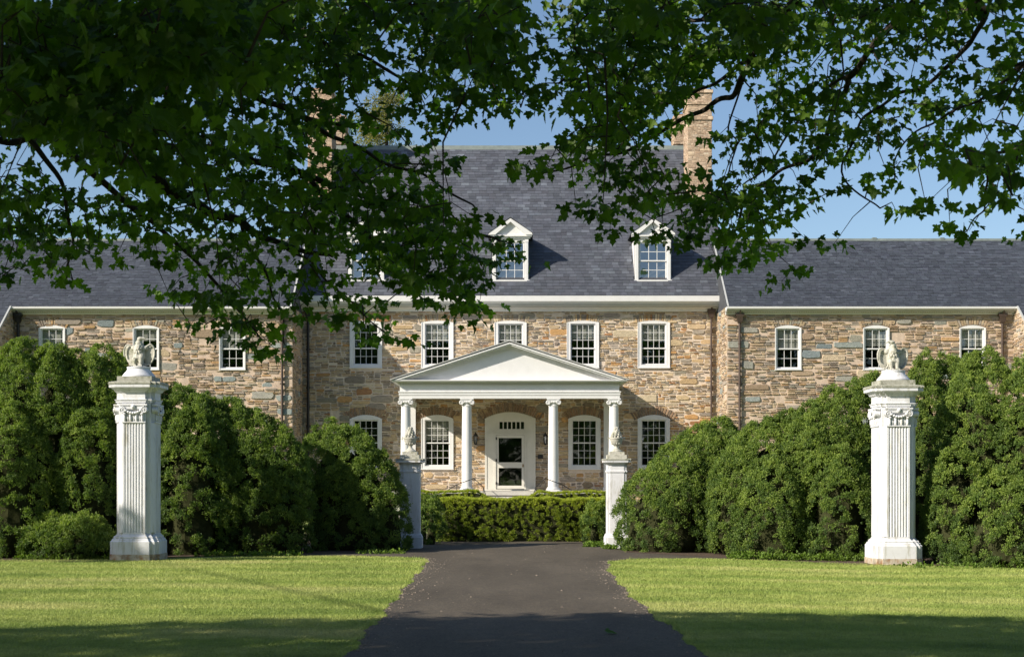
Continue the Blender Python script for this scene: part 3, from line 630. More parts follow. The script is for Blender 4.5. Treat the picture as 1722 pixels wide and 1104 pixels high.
# --- wings and their end blocks
WEY, WEZ, WRY, WRZ = 52.1, 7.95, 56.0, 11.08; sw = (WRZ-WEZ)/(WRY-WEY)
def wing(s, xi, xo, wins, seed, blinds):
    """s=-1 left, 1 right; xi inner side, xo where the projecting end block begins"""
    a, b = min(xi, xo), max(xi, xo)
    holes = [(c-.47, c+.47, 5.66, 7.22) for c in wins]
    st = MB(); masonry(st, a, b, 0, 7.72, holes, PAL_WING, seed, 1.3, 0.60, place=front(YW), thin=1.25, mort=1.7)
    for i, c in enumerate(wins): arch_stones(st, c, 7.22, .47, .10, .27, 13, PAL_WING, seed+i+3, front(YW), 0.08)
    # inner return wall, facing the middle
    top = lambda y: WEZ+sw*(y-WEY)-.1
    masonry(st, YW, YM+.2, 0, 8.0, [], PAL_WING, seed+20, 1.0, 0.35, clip=lambda u, z, r_: z+r_*.4 < top(u), place=lambda u, d, z: (xi-s*d, u, z))
    # end block: side wall facing the middle and front
    yb = 50.9
    masonry(st, yb, YW, 0, 7.7, [], PAL_WING, seed+30, 1.0, 0.3, clip=lambda u, z, r_: z+r_*.5 < top(u), place=lambda u, d, z: (xo-s*d, u, z))
    xe = xo+s*5.5; masonry(st, min(xo, xe), max(xo, xe), 0, 6.7, [], PAL_WING, seed+40, 1.15, 0.5, place=front(yb))
    st.build('stonework', M['stone'], house)
    bk = MB(); backing(bk, a, b, 0, 7.72, holes, front(YW))
    bk.add([(xi, YW, 0), (xi, 60, 0), (xi, 60, 7.9), (xi, 54.5, 8.0), (xi, YW, 8.0)], [(0, 1, 2, 3, 4)])
    ck = MB(); ck.add([(xi, YW, 8.001), (xi, 54.5, 8.001), (xi, 60, 7.9), (xi, WRY, WRZ-.06), (xi, YW, WEZ+.2)], [(0, 1, 2, 3, 4)]); ck.build('gable_cheek', M['plainroof'], house)
    bk.add([(xo, yb, 0), (xo, YW, 0), (xo, YW, top(YW)), (xo, yb, top(yb))], [(0, 1, 2, 3)])
    bk.add([(xo, yb, 0), (xe, yb, 0), (xe, yb, top(yb)), (xo, yb, top(yb))], [(0, 1, 2, 3)])
    bk.add([(xe, yb, 0), (xe, 60, 0), (xe, 60, 7.9), (xe, WRY, WRZ-.06), (xe, yb, top(yb))], [(0, 1, 2, 3, 4)])
    bk.add([(xi, 60, 0), (xe, 60, 0), (xe, 60, 7.9), (xi, 60, 7.9)], [(0, 1, 2, 3)])
    bk.build('wall', M['mortar_wing'], house)
    for c, bl in zip(wins, blinds): sash_window(c, 5.66, 7.30, .96, YW, 3, 2, 2, .10, .055, house, blind=bl, sill=.035, split=.49)
    # roof
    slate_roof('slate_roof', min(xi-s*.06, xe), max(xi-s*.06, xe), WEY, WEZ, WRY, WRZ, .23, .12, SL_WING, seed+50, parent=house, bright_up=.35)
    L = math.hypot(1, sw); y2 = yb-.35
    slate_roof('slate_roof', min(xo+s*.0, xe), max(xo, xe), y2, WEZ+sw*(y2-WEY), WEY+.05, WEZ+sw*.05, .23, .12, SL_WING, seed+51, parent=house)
    u = MB(); x1_ = xi-s*.06
    u.add([(x1_, WEY, WEZ-.02), (xe, WEY, WEZ-.02), (xe, WRY, WRZ-.02), (x1_, WRY, WRZ-.02)], [(0, 1, 2, 3)]); u.add([(x1_, WRY, WRZ-.02), (xe, WRY, WRZ-.02), (xe, 60.4, 7.6), (x1_, 60.4, 7.6)], [(0, 1, 2, 3)])
    u.add([(xo, y2, WEZ+sw*(y2-WEY)-.02), (xe, y2, WEZ+sw*(y2-WEY)-.02), (xe, WEY, WEZ-.022), (xo, WEY, WEZ-.022)], [(0, 1, 2, 3)])
    u.build('roof_deck', M['plainroof'], house)
    rg = MB(); rg.xprof([(WRY-.10, WRZ-.06), (WRY-.06, WRZ+.04), (WRY+.06, WRZ+.04), (WRY+.10, WRZ-.06)], a-.0, max(xo, xe) if s > 0 else b)
    for x in np.arange(a+1, b, 2.7): rg.box(x-.08, x+.08, WRY-.09, WRY+.09, WRZ-.03, WRZ+.075)
    rg.build('ridge_cap', M['copper'], house)
    # eaves cornice with its row of tiny dentils
    c = MB(); y = YW; A, B = (a-.05, b) if s > 0 else (a, b+.05)
    c.xprof([(y+.05, 7.70), (y-.07, 7.70), (y-.09, 7.745), (y+.05, 7.745)], A, B)
    c.xprof([(y+.05, 7.86), (y-.36, 7.86), (y-.40, 7.885), (y-.41, 7.955), (y+.05, 7.955)], A, B)
    cc = c.build('wing_cornice', M['white'], house)
    g_ = MB(); g_.xprof([(y+.05, 7.747), (y-.13, 7.747), (y-.20, 7.79), (y-.30, 7.81), (y-.34, 7.857), (y+.05, 7.857)], A, B); g_.build('cornice_moulding', M['gutter'], cc)
    g_ = MB()
    for x in np.arange(A+.03, B-.05, .085): g_.box(x, x+.045, y-.185, y-.10, 7.762, 7.80)
    g_.build('dentils', M['white'], cc)
    # rake boards
    for xx, ya, yb_, th in ((xi-s*.03, WEY, WRY, .012), (xo-s*.02, y2, WEY, .012)):
        k = MB(); za, zb_ = WEZ+sw*(ya-WEY), WEZ+sw*(yb_-WEY)
        k.add([(xx-th*s, ya, za-.05), (xx-th*s, yb_, zb_-.05), (xx-th*s, yb_, zb_+.03), (xx-th*s, ya, za+.03), (xx+.05*s, ya, za-.05), (xx+.05*s, yb_, zb_-.05), (xx+.05*s, yb_, zb_+.03), (xx+.05*s, ya, za+.03)], [(0, 1, 2, 3), (4, 5, 6, 7), (0, 3, 7, 4), (3, 2, 6, 7), (0, 1, 5, 4)])
        k.build('rake_board', M['gutter'], house)
pxw = lambda px, D=YW: (px-861)*D/F
wing(1, 8.02, 18.73, [pxw(1325), pxw(1473), pxw(1635)], 500, (.5, .44, .44))
wing(-1, -8.20, -18.58, [pxw(88), pxw(246), pxw(391)], 700, (.95, .3, .5))
downpipe(pxw(1243), YW, 7.80, 0, 'brown_pipe'); downpipe(pxw(475), YW, 7.80, 0, 'brown_pipe')
downpipe(pxw(1684), YW, 7.80, 0, 'brown_pipe'); downpipe(pxw(32), YW, 7.80, 0, 'shaded_pipe')

# --- portico
PY = 52.0; PZ = 1.12
po = MB(); po.box(HX-4.25, HX+4.25, 51.55, YM-.03, 0.0, PZ-.14); po.box(HX-4.32, HX+4.32, 51.48, YM-.03, PZ-.138, PZ)
po.build('porch_floor', M['bluestep'], house)
sp = MB()
for i in range(5): sp.box(HX-.75-.05*i, HX+.75+.05*i, 51.48-.32*(i+1), 51.479-.32*i, 0, PZ-.19*(i+1))
sp.build('front_steps', M['bluestep'], house)
sp = MB(); sp.box(DX-1.0, DX+1.0, YM-.5, YM-.06, PZ+.002, 1.17); sp.build('door_sill', M['cream'], house)
def volute(mb, c, r, axis, turns=1.9, tr=.2, flip=1):
    """spiral scroll with a drum behind it; axis 'y' faces the viewer, 'x' faces sideways"""
    pts = []; n = 30
    for i in range(n):
        t_ = i/(n-1); a_ = math.pi/2+flip*t_*turns*2*math.pi; q = r*(1-.80*t_)
        u, w_ = q*math.cos(a_), q*math.sin(a_)
        pts.append((c[0]+u, c[1], c[2]+w_) if axis == 'y' else (c[0], c[1]+u, c[2]+w_))
    mb.tube(pts, [r*tr*(1-.45*i/(n-1)) for i in range(n)], 6)
def drum(mb, c, r, L, axis):
    rings = []
    for q in (-L/2, L/2):
        rings.append([(c[0]+r*math.cos(2*math.pi*i/16), c[1]+q, c[2]+r*math.sin(2*math.pi*i/16)) if axis == 'y' else (c[0]+q, c[1]+r*math.cos(2*math.pi*i/16), c[2]+r*math.sin(2*math.pi*i/16)) for i in range(16)])
    mb.rings(rings)
def column(x):
    c = MB(); H = 4.54-PZ
    prof = [(.195*(1-.13*max(0, (t_-.25)/.75)**1.6), .16+t_*(H-.16-.30)) for t_ in np.linspace(0, 1, 14)]
    prof += [(.168, H-.30), (.186, H-.285), (.186, H-.262), (.168, H-.25), (.168, H-.20)]
    c.lathe(prof, x, PY, PZ, 28); o = c.build('column', M['white'], house, smooth=True)
    b = MB(); b.box(x-.27, x+.27, PY-.27, PY+.27, PZ+.001, PZ+.06); b.lathe([(.25, .061), (.265, .085), (.25, .11), (.215, .118), (.225, .14), (.215, .158)], x, PY, PZ, 28); b.build('column_base', M['white'], o, smooth=True)
    k = MB(); zt = 4.54
    k.box(x-.25, x+.25, PY-.22, PY+.22, zt-.035, zt); k.box(x-.225, x+.225, PY-.20, PY+.20, zt-.06, zt-.037)
    k.lathe([(.17, -.21), (.215, -.13), (.20, -.09)], x, PY, zt, 20)
    k.box(x-.17, x+.17, PY-.205, PY+.205, zt-.13, zt-.062)
    for s in (-1, 1):
        drum(k, (x+s*.20, PY, zt-.145), .085, .40, 'y')
        for f in (-1, 1): volute(k, (x+s*.20, PY+f*.205, zt-.145), .088, 'y', flip=s)
    for i in range(5): k.ell((x-.12+.06*i, PY-.205, zt-.135), (.021, .018, .03), 8, 5)
    k.build('column_capital', M['white'], o, smooth=True)
for px in (682.5, 785.2, 930.6, 1032.4): column((px-861)*PY/F)
for s in (-1, 1):   # flat pilasters against the wall
    x = HX+s*3.84; c = MB(); c.box(x-.17, x+.17, YM-.16, YM-.03, PZ+.12, 4.40); c.box(x-.20, x+.20, YM-.19, YM-.03, PZ+.001, PZ+.118); c.box(x-.21, x+.21, YM-.20, YM-.03, 4.402, 4.54)
    c.build('pilaster', M['white'], house)
en = MB(); eh = 4.06
def beam_ring(mb, o, z0, z1, back=YM-.03):   # U-shaped beam round the porch, o = outset from the frieze face
    mb.box(HX-eh-o, HX+eh+o, PY-.20-o, PY+.22, z0, z1)
    for s in (-1, 1):
        a_, b_ = sorted((HX+s*(eh+o), HX+s*(eh-.38))); mb.box(a_, b_, PY+.222, back, z0, z1)
beam_ring(en, .0, 4.541, 4.66); beam_ring(en, .02, 4.662, 4.76); beam_ring(en, .045, 4.762, 4.80); beam_ring(en, -.015, 4.802, 5.045)
ent = en.build('entablature', M['white'], house)
cl_ = MB(); cl_.box(HX-eh+.38, HX+eh-.38, PY+.225, YM-.035, 4.70, 4.74); cl_.build('porch_ceiling', M['white'], ent)
dn = MB(); beam_ring(dn, -.013, 5.047, 5.108); x = HX-eh-.04
while x < HX+eh+.02: dn.box(x, x+.055, PY-.265, PY-.19, 5.05, 5.105); x += .105
y = PY-.2
while y < YM-.2:
    for s in (-1, 1):
        a_, b_ = sorted((HX+s*(eh-.02), HX+s*(eh+.06))); dn.box(a_, b_, y, y+.055, 5.05, 5.105)
    y += .105
dn.build('dentils', M['white'], ent)
c = MB(); ch = 4.32
def ring2(o, z0, z1):
    c.box(HX-ch+.3-o, HX+ch-.3+o, PY-.16-.02-o, YM-.04, z0, z1)
ring2(.06, 5.046, 5.049); ring2(.14, 5.107, 5.135); ring2(.26, 5.137, 5.165); ring2(.30, 5.167, 5.20)
c.build('cornice', M['white'], ent)
# pediment
pk = 6.60; zb = 5.202; hw = 4.32
tp = MB(); tp.slab_xz([(HX-hw+.45, zb), (HX+hw-.45, zb), (HX, pk-.24)], PY-.16, PY+.0); ped = tp.build('pediment', M['white'], house)
rk = MB(); sl_ = (pk-zb)/hw; ang = math.atan(sl_)
def rake(o0, o1, y0, y1, mb, ext=0.0):
    """strip parallel to the rake, o0..o1 = distance below the top line"""
    k0, k1 = o0/math.cos(ang), o1/math.cos(ang)
    for s in (-1, 1):
        za = zb+.0
        top = [(HX+s*(hw+ext-(k0)/sl_), za), (HX, pk-k0+ext*sl_)]; bot = [(HX, pk-k1+ext*sl_), (HX+s*(hw+ext-(k1)/sl_), za)]
        p_ = [top[0], top[1], bot[0], bot[1]]
        if s < 0: p_ = p_[::-1]
        mb.slab_xz(p_[::-1], y0, y1)
rake(.02, .075, PY-.50, PY+.1, rk); rake(.077, .12, PY-.45, PY+.1, rk); rake(.122, .165, PY-.34, PY+.1, rk); rake(.21, .25, PY-.20, PY+.05, rk)
rk.build('raking_cornice', M['white'], ped)
dn = MB(); rake(.167, .205, PY-.262, PY+.08, dn); dn.box(HX-.03, HX+.03, PY-.258, PY+.07, pk-.235, pk-.172); q = .30
while q < hw/math.cos(ang)-.75:
    for s in (-1, 1):
        cx_ = HX+s*q*math.cos(ang); cz_ = pk-q*math.sin(ang)-.19/math.cos(ang)
        e1 = Vector((s*math.cos(ang), 0, -math.sin(ang)))*.027; e2 = Vector((s*math.sin(ang), 0, math.cos(ang)))*.022
        C = Vector((cx_, 0, cz_)); P = [C-e1-e2, C+e1-e2, C+e1+e2, C-e1+e2]
        dn.add([(v.x, PY-.27, v.z) for v in P]+[(v.x, PY-.1, v.z) for v in P], [(0, 1, 2, 3), (4, 7, 6, 5), (0, 4, 5, 1), (1, 5, 6, 2), (2, 6, 7, 3), (3, 7, 4, 0)])
    q += .115
dn.build('dentils', M['white'], ped)
rf = MB(); rk0 = pk+.0
for s in (-1, 1):
    A = [(HX+s*(hw+.06), PY-.53, zb-.01), (HX, PY-.53, rk0+.02), (HX, YM-.01, rk0+.02), (HX+s*(hw+.06), YM-.01, zb-.01)]
    rf.add(A+[(x, y, z+.035) for x, y, z in A], [(0, 1, 2, 3), (4, 5, 6, 7), (0, 1, 5, 4), (1, 2, 6, 5), (2, 3, 7, 6), (3, 0, 4, 7)])
rf.build('portico_roof', M['gutter'], house)
# stair rails
for s in (-1, 1):
    rl = MB(); P = [(HX+s*2.3, 51.7, 1.15), (HX+s*1.95, 51.62, 1.36), (HX+s*1.3, 51.4, 1.60), (HX+s*.95, 50.9, 1.28), (HX+s*.85, 50.2, 1.0), (HX+s*.85, 49.9, .75)]
    rl.tube(P, .016, 8)
    for q in (1, 2, 3, 4): rl.tube([P[q], (P[q][0], P[q][1], .2)], .012, 6)
    rl.build('stair_rail', M['iron'], house, smooth=True)

# ------------------------------------------------------------------ gate pillars
def cross(c, w, p_, o=0.0, cx=0, cy=0):
    """outline of a square core (half c) with a pilaster (half w, projection p_) on every face"""
    C, W_, P_ = c+o, w+o, c+p_+o
    q = [(-W_, -P_), (W_, -P_), (W_, -C), (C, -C), (C, -W_), (P_, -W_), (P_, W_), (C, W_), (C, C), (W_, C), (W_, P_), (-W_, P_), (-W_, C), (-C, C), (-C, W_), (-P_, W_), (-P_, -W_), (-C, -W_), (-C, -C), (-W_, -C)]
    return [(x+cx, y+cy) for x, y in q]
def fluted(w, c, p_, n=7):
    """one side of the shaft outline, -y side, left to right"""
    y = -(c+p_); pts = [(-w, y)]; m_ = .028; pitch = (2*w-2*m_)/n
    for i in range(n):
        x0 = -w+m_+pitch*i+pitch*.16; x1 = -w+m_+pitch*(i+1)-pitch*.16
        for k in range(6):
            t_ = k/5; pts.append((x0+(x1-x0)*t_, y+.020*math.sin(math.pi*t_)))
    pts.append((w, y)); pts += [(w, -c), (c, -c)]
    return pts
def pilaster_capital(mb, w, c, p_, z0, z1, rot):
    """carved capital on one face, local face looks to -y"""
    k = MB(); y = -(c+p_); h = z1-z0
    k.box(-w-.01, w+.01, y-.02, y+.02, z0-.02, z0+.008)
    k.box(-w-.05, w+.05, y-.055, y+.05, z1-.03, z1+.0); k.box(-w-.03, w+.03, y-.04, y+.05, z1-.055, z1-.032)
    zc = z1-.115
    for s in (-1, 1):
        drum(k, (s*(w-.005), y-.0, zc), .062, .10, 'y'); volute(k, (s*(w-.005), y-.055, zc), .066, 'y', 1.8, .2, s)
        k.ell((s*(w-.005), y-.058, zc), (.018, .015, .018), 8, 5)
    k.box(-w+.05, w-.05, y-.045, y+.03, zc+.012, z1-.057)
    k.ell((0, y-.05, z1-.05), (.045, .035, .045), 10, 6)
    for i in range(7):     # drooping garland between the scrolls
        t_ = (i-3)/3; k.ell((t_*(w-.08), y-.045, zc-.015-.05*(1-t_*t_)), (.032, .03, .028), 8, 6)
    for i in range(4):     # upright leaves with curled tips
        x = (i-1.5)*w*.52; hh = h*(.50 if i in (0, 3) else .56)
        k.ell((x, y-.012, z0+hh*.48), (.038, .022, hh*.5), 8, 7); k.ell((x, y-.045, z0+hh*.88), (.034, .026, .022), 8, 6); k.ell((x, y-.036, z0+hh*.45), (.009, .012, hh*.4), 6, 5)
    for i in range(3):
        x = (i-1)*w*.52; k.ell((x, y-.005, z0+h*.30), (.022, .018, h*.3), 8, 6)
    a_ = rot; ca, sa = math.cos(a_), math.sin(a_)
    mb.add([(x*ca-yv*sa, x*sa+yv*ca, z) for x, yv, z in k.v], k.f)
def eagle_mesh(turn):
    """one carved body: the head looks to `turn` (+1 right, -1 left in the picture)"""
    e = MB(); rot = lambda ax, a_: Matrix.Rotation(a_, 3, ax)
    e.ell((0, .02, .24), (.085, .10, .165), rot=rot('X', -.18)); e.ell((0, -.005, .36), (.072, .085, .10)); e.ell((turn*.010, -.01, .445), (.052, .056, .085))
    e.ell((turn*.030, -.025, .530), (.052, .046, .040)); e.ell((turn*.045, -.03, .556), (.048, .036, .014))
    b = [(turn*.065, -.030, .536), (turn*.105, -.035, .541), (turn*.138, -.038, .526), (turn*.145, -.04, .498)]
    e.tube(b, [.027, .021, .013, .004], 8); e.ell((turn*.046, -.052, .548), (.012, .012, .010), 8, 5)
    for s in (-1, 1):
        e.tube([(s*.052, -.01, .24), (s*.060, -.045, .16), (s*.056, -.055, .08), (s*.054, -.055, .035)], [.062, .055, .036, .026], 10)
        for k in (-1, 0, 1): e.tube([(s*.054, -.055, .03), (s*.054+k*.030, -.095, .024), (s*.054+k*.036, -.118, .008)], [.02, .016, .008], 6)
        # wing: hollow shell, rounded shoulder high and wide, tip low behind the legs
        n = 15; rim = []
        cxw, czw = s*.180, .235
        for i in range(n+1):
            a_ = math.radians(-115+i*300/n); rx, rz = .100, .195
            x = rx*math.cos(a_); z = rz*math.sin(a_); th = -s*.20; x, z = x*math.cos(th)-z*math.sin(th)*1.0, x*math.sin(th)+z*math.cos(th)
            rim.append((cxw+(x if s > 0 else -x*-1), .045-.035*abs(math.sin(a_*.5)), czw+z))
        e.tube(rim, .017, 6)
        e.ell((cxw, .07, czw), (.104, .020, .200), rot=rot('Y', s*.20))
        for k in range(0): e.tube([(cxw+s*(-.03+.018*k), .050, czw+.11-.02*k), (cxw+s*(-.065+.020*k), .048, czw-.15+.02*k)], [.013, .008], 6)
        e.ell((s*.105, .03, .36), (.055, .045, .05))
    e.tube([(0, .07, .16), (0, .11, .05), (0, .12, .01)], [.06, .07, .05], 8); e.ell((0, 0, .012), (.15, .12, .02))
    r = random.Random(5)
    for i in range(90):
        z = r.uniform(.17, .50); a_ = r.uniform(-2.2, 2.2); rr = .098 if z < .36 else .098-(z-.36)*.30
        e.ell((rr*.92*math.sin(a_), .0-rr*.98*math.cos(a_)+.01, z), (.015, .010, .024), 6, 5, rot=rot('Z', a_))
    me = bpy.data.meshes.new('eagle'); me.from_pydata(e.v, [], e.f); me.update()
    import bmesh
    bm = bmesh.new(); bm.from_mesh(me); bmesh.ops.recalc_face_normals(bm, faces=bm.faces); bm.to_mesh(me); bm.free()
    o = bpy.data.objects.new('tmp', me); COL.objects.link(o); md = o.modifiers.new('r', 'REMESH'); md.mode = 'VOXEL'; md.voxel_size = .0075; md.use_smooth_shade = True
    dg = bpy.context.evaluated_depsgraph_get(); me2 = bpy.data.meshes.new_from_object(o.evaluated_get(dg)); me2.name = 'eagle_statue'
    bpy.data.objects.remove(o); me2.materials.clear(); me2.materials.append(M['lime']); return me2
def big_pillar(x, y, z, label, elabel, turn, S=1.0):
    t_ = thing('gate_pillar', (x, y, z), label, 'pillar', 'tall fluted pillars in front of the shrubs')
    c, w, pj = .315, .225, .065
    f = MB(); f.prism(cross(c, w, pj, .112), -.25, .13); f.build('footing', M['footing'], t_)
    b = MB(); rg = [(.105, .131), (.105, .38), (.085, .40), (.075, .43), (.05, .445), (.055, .47), (.02, .50), (.0, .53)]
    b.rings([[(q[0], q[1], h) for q in cross(c, w, pj, o)] for o, h in rg]); b.build('plinth', M['white_old'], t_)
    pts = []
    for k in range(4):
        a_ = k*math.pi/2; pts += [(p_[0]*math.cos(a_)-p_[1]*math.sin(a_), p_[0]*math.sin(a_)+p_[1]*math.cos(a_)) for p_ in fluted(w, c, pj)]
    s = MB(); s.prism(pts, .56, 2.74); s.prism(cross(c-.001, w-.001, pj-.001), .531, .56-.001+.0); s.prism(cross(c, w, pj, .0), 2.741, 3.11); s.build('shaft', M['white_old'], t_)
    k = MB()
    for q in range(4): pilaster_capital(k, w, c, pj, 2.76, 3.11, q*math.pi/2)
    k.build('capital', M['white_old'], t_, smooth=True)
    e = MB(); rg = [(.0, 3.111), (.0, 3.14), (.018, 3.142), (.018, 3.175), (.035, 3.19), (.035, 3.205), (.0, 3.208), (.0, 3.34), (.03, 3.36), (.055, 3.40), (.09, 3.425), (.125, 3.44), (.125, 3.50)]
    e.rings([[(q[0], q[1], h) for q in cross(c, w, pj, o)] for o, h in rg]); e.build('entablature', M['white_old'], t_)
    e = MB(); e.rings([[(q[0], q[1], h) for q in cross(c, w, pj, o)] for o, h in ((.135, 3.501), (.14, 3.535), (.12, 3.555))]); e.box(-.345, .345, -.345, .345, 3.556, 3.665); e.build('capstone', M['mossy'], t_)
    e = MB(); e.lathe([(.325, 3.666), (.325, 3.69), (.315, 3.70), (.29, 3.735), (.245, 3.785), (.222, 3.83), (.235, 3.845), (.235, 3.865), (.215, 3.87)], 0, 0, 0, 32); e.build('pedestal', M['white_old'], t_, smooth=True)
    o = bpy.data.objects.new('eagle_statue', eagle_mesh(turn)); o.location = (x, y, z+3.868); o.rotation_euler = (0, 0, R(-6*turn)); o.scale = (1.1, 1.05, 1.07); link(o)
    tag(o, elabel, 'statue', 'stone eagles on the tall pillars')
    return t_
big_pillar((233.5-861)*28.3/F, 28.3, 0.0, 'tall fluted white pillar on the left, carrying the eagle that looks right', 'weathered stone eagle on the left tall pillar, head turned right', 1)
big_pillar((1502-861)*28.2/F, 28.2, -.08, 'tall fluted white pillar on the right, carrying the eagle that looks left', 'weathered stone eagle on the right tall pillar, head turned left', -1)
def small_pillar(x, y, z, label, ulabel):
    t_ = thing('drive_pillar', (x, y, z), label, 'pillar', 'short white pillars where the drive passes')
    c, w, pj = .215, .165, .018
    b = MB(); b.rings([[(q[0], q[1], h) for q in cross(c, w, pj, o)] for o, h in ((.05, -.2), (.05, .26), (.035, .28), (.03, .31), (.005, .34), (.0, .36))]); b.build('plinth', M['white_old'], t_)
    b = MB(); b.rings([[(q[0], q[1], h) for q in cross(c, w, pj, o)] for o, h in ((.0, .361), (.0, 1.76), (.012, 1.765), (.016, 1.79), (.012, 1.81), (.0, 1.815), (.0, 1.94))]); b.build('shaft', M['white_old'], t_)
    b = MB(); b.rings([[(q[0], q[1], h) for q in cross(c, w, pj, o)] for o, h in ((.005, 1.941), (.02, 1.97), (.05, 1.99), (.085, 2.0), (.09, 2.045))]); b.build('cap_moulding', M['white_old'], t_)
    b = MB(); b.rings([[(q[0], q[1], h) for q in cross(c, w, pj, o)] for o, h in ((.095, 2.046), (.098, 2.075), (.08, 2.088))]); b.build('capstone', M['mossy'], t_)
    u = thing('finial_urn', (x, y, z+2.089), ulabel, 'urn', 'finial urns on the short pillars')
    b = MB(); b.box(-.225, .225, -.225, .225, .0, .085); b.box(-.175, .175, -.175, .175, .086, .16); b.build('base', M['lime'], u)
    b = MB(); b.lathe([(.13, .161), (.13, .18), (.10, .205), (.055, .24), (.042, .275), (.05, .30), (.07, .315), (.12, .37), (.145, .42), (.15, .455), (.16, .465), (.16, .485), (.13, .49)], 0, 0, 0, 24)
    for i in range(12):
        a_ = 2*math.pi*i/12; b.ell((.105*math.cos(a_), .105*math.sin(a_), .375), (.022, .022, .055), 6, 6)
    b.build('bowl', M['lime'], u, smooth=True)
    b = MB(); b.ell((0, 0, .57), (.095, .095, .13))
    r = random.Random(3)
    for k in range(5):
        for i in range(10-k):
            a_ = 2*math.pi*(i+.5*(k % 2))/(10-k); rr = .118-.021*k; z_ = .50+.05*k
            b.ell((rr*math.cos(a_), rr*math.sin(a_), z_), (.026, .026, .040), 6, 6, rot=Matrix.Rotation(.35, 3, Vector((-math.sin(a_), math.cos(a_), 0))))
    b.tube([(0, 0, .66), (.01, 0, .72), (0, 0, .75)], [.045, .03, .006], 8)
    for s in (-1, 1): b.tube([(s*.15, 0, .47), (s*.19, 0, .50), (s*.20, 0, .46), (s*.17, 0, .43)], [.016, .018, .014, .01], 6)
    b.build('fruit_and_leaves', M['lime'], u, smooth=True)
small_pillar((690-861)*32.85/F, 32.85, 0, 'short white pillar left of the drive, shaded and half hidden by the shrub', 'stone urn of carved fruit on the shaded short pillar left of the drive')
small_pillar((1036.5-861)*32.85/F, 32.85, gz(2.4)*1.0, 'short white pillar right of the drive, sunlit', 'stone urn of carved fruit on the sunlit short pillar right of the drive')

# ------------------------------------------------------------------ evergreen shrubs
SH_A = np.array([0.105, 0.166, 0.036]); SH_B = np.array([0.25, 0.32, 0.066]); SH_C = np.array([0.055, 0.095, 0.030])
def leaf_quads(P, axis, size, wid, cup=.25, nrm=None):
    """P base (n,3), axis direction, returns verts for n folded quads"""
    n = len(P); rnd = unit(rng.normal(size=(n, 3))) if nrm is None else unit(nrm+rng.normal(size=(n, 3))*.45); side = unit(np.cross(axis, rnd)); up = np.cross(side, axis)
    a = P; b = P+axis*(size*.5)[:, None]+side*(wid*.5)[:, None]+up*(wid*cup)[:, None]; c = P+axis*size[:, None]; d = P+axis*(size*.5)[:, None]-side*(wid*.5)[:, None]+up*(wid*cup)[:, None]
    return np.stack([a, b, c, d], 1)
def tufts(C, outd, nl, size, spread, wid, nrm=None):
    """nl leaves bursting out of each tuft centre"""
    n = len(C); ax = unit(outd[:, None]*1.0+rng.normal(size=(n, nl, 3))*spread); P = C[:, None]+ax*rng.uniform(-.3, .6, (n, nl, 1))*size+rng.normal(size=(n, nl, 3))*size*.35
    s = rng.uniform(.7, 1.25, (n, nl))*size
    return leaf_quads(P.reshape(-1, 3), ax.reshape(-1, 3), s.ravel(), (s*wid).ravel(), nrm=None if nrm is None else np.repeat(nrm, nl, 0))
def bullet_pts(n, R0, H, p=3.3):
    """random points on a bullet-shaped surface, area-ish weighted; returns unit-less pos and normal"""
    t_ = rng.random(n*2); a = rng.uniform(0, 2*math.pi, n*2)
    cap = rng.random(n*2) < .38; t_ = np.where(cap, (1-t_)**(1/p), t_); rr = (1-t_**p)**(1/2.0)
    keep = cap | (rng.random(n*2) < (0.25+0.75*rr)); t_, a, rr = t_[keep][:n], a[keep][:n], rr[keep][:n]
    dr = -(p*t_**(p-1))/(2*np.maximum(rr, .15))*R0/H
    # skirt slightly tucked in at the ground
    rad = R0*rr*(0.90+0.10*np.minimum(1, t_*8))
    pos = np.stack([rad*np.cos(a), rad*np.sin(a), t_*H], 1); nrm = unit(np.stack([np.cos(a), np.sin(a), -dr], 1)); return pos, nrm
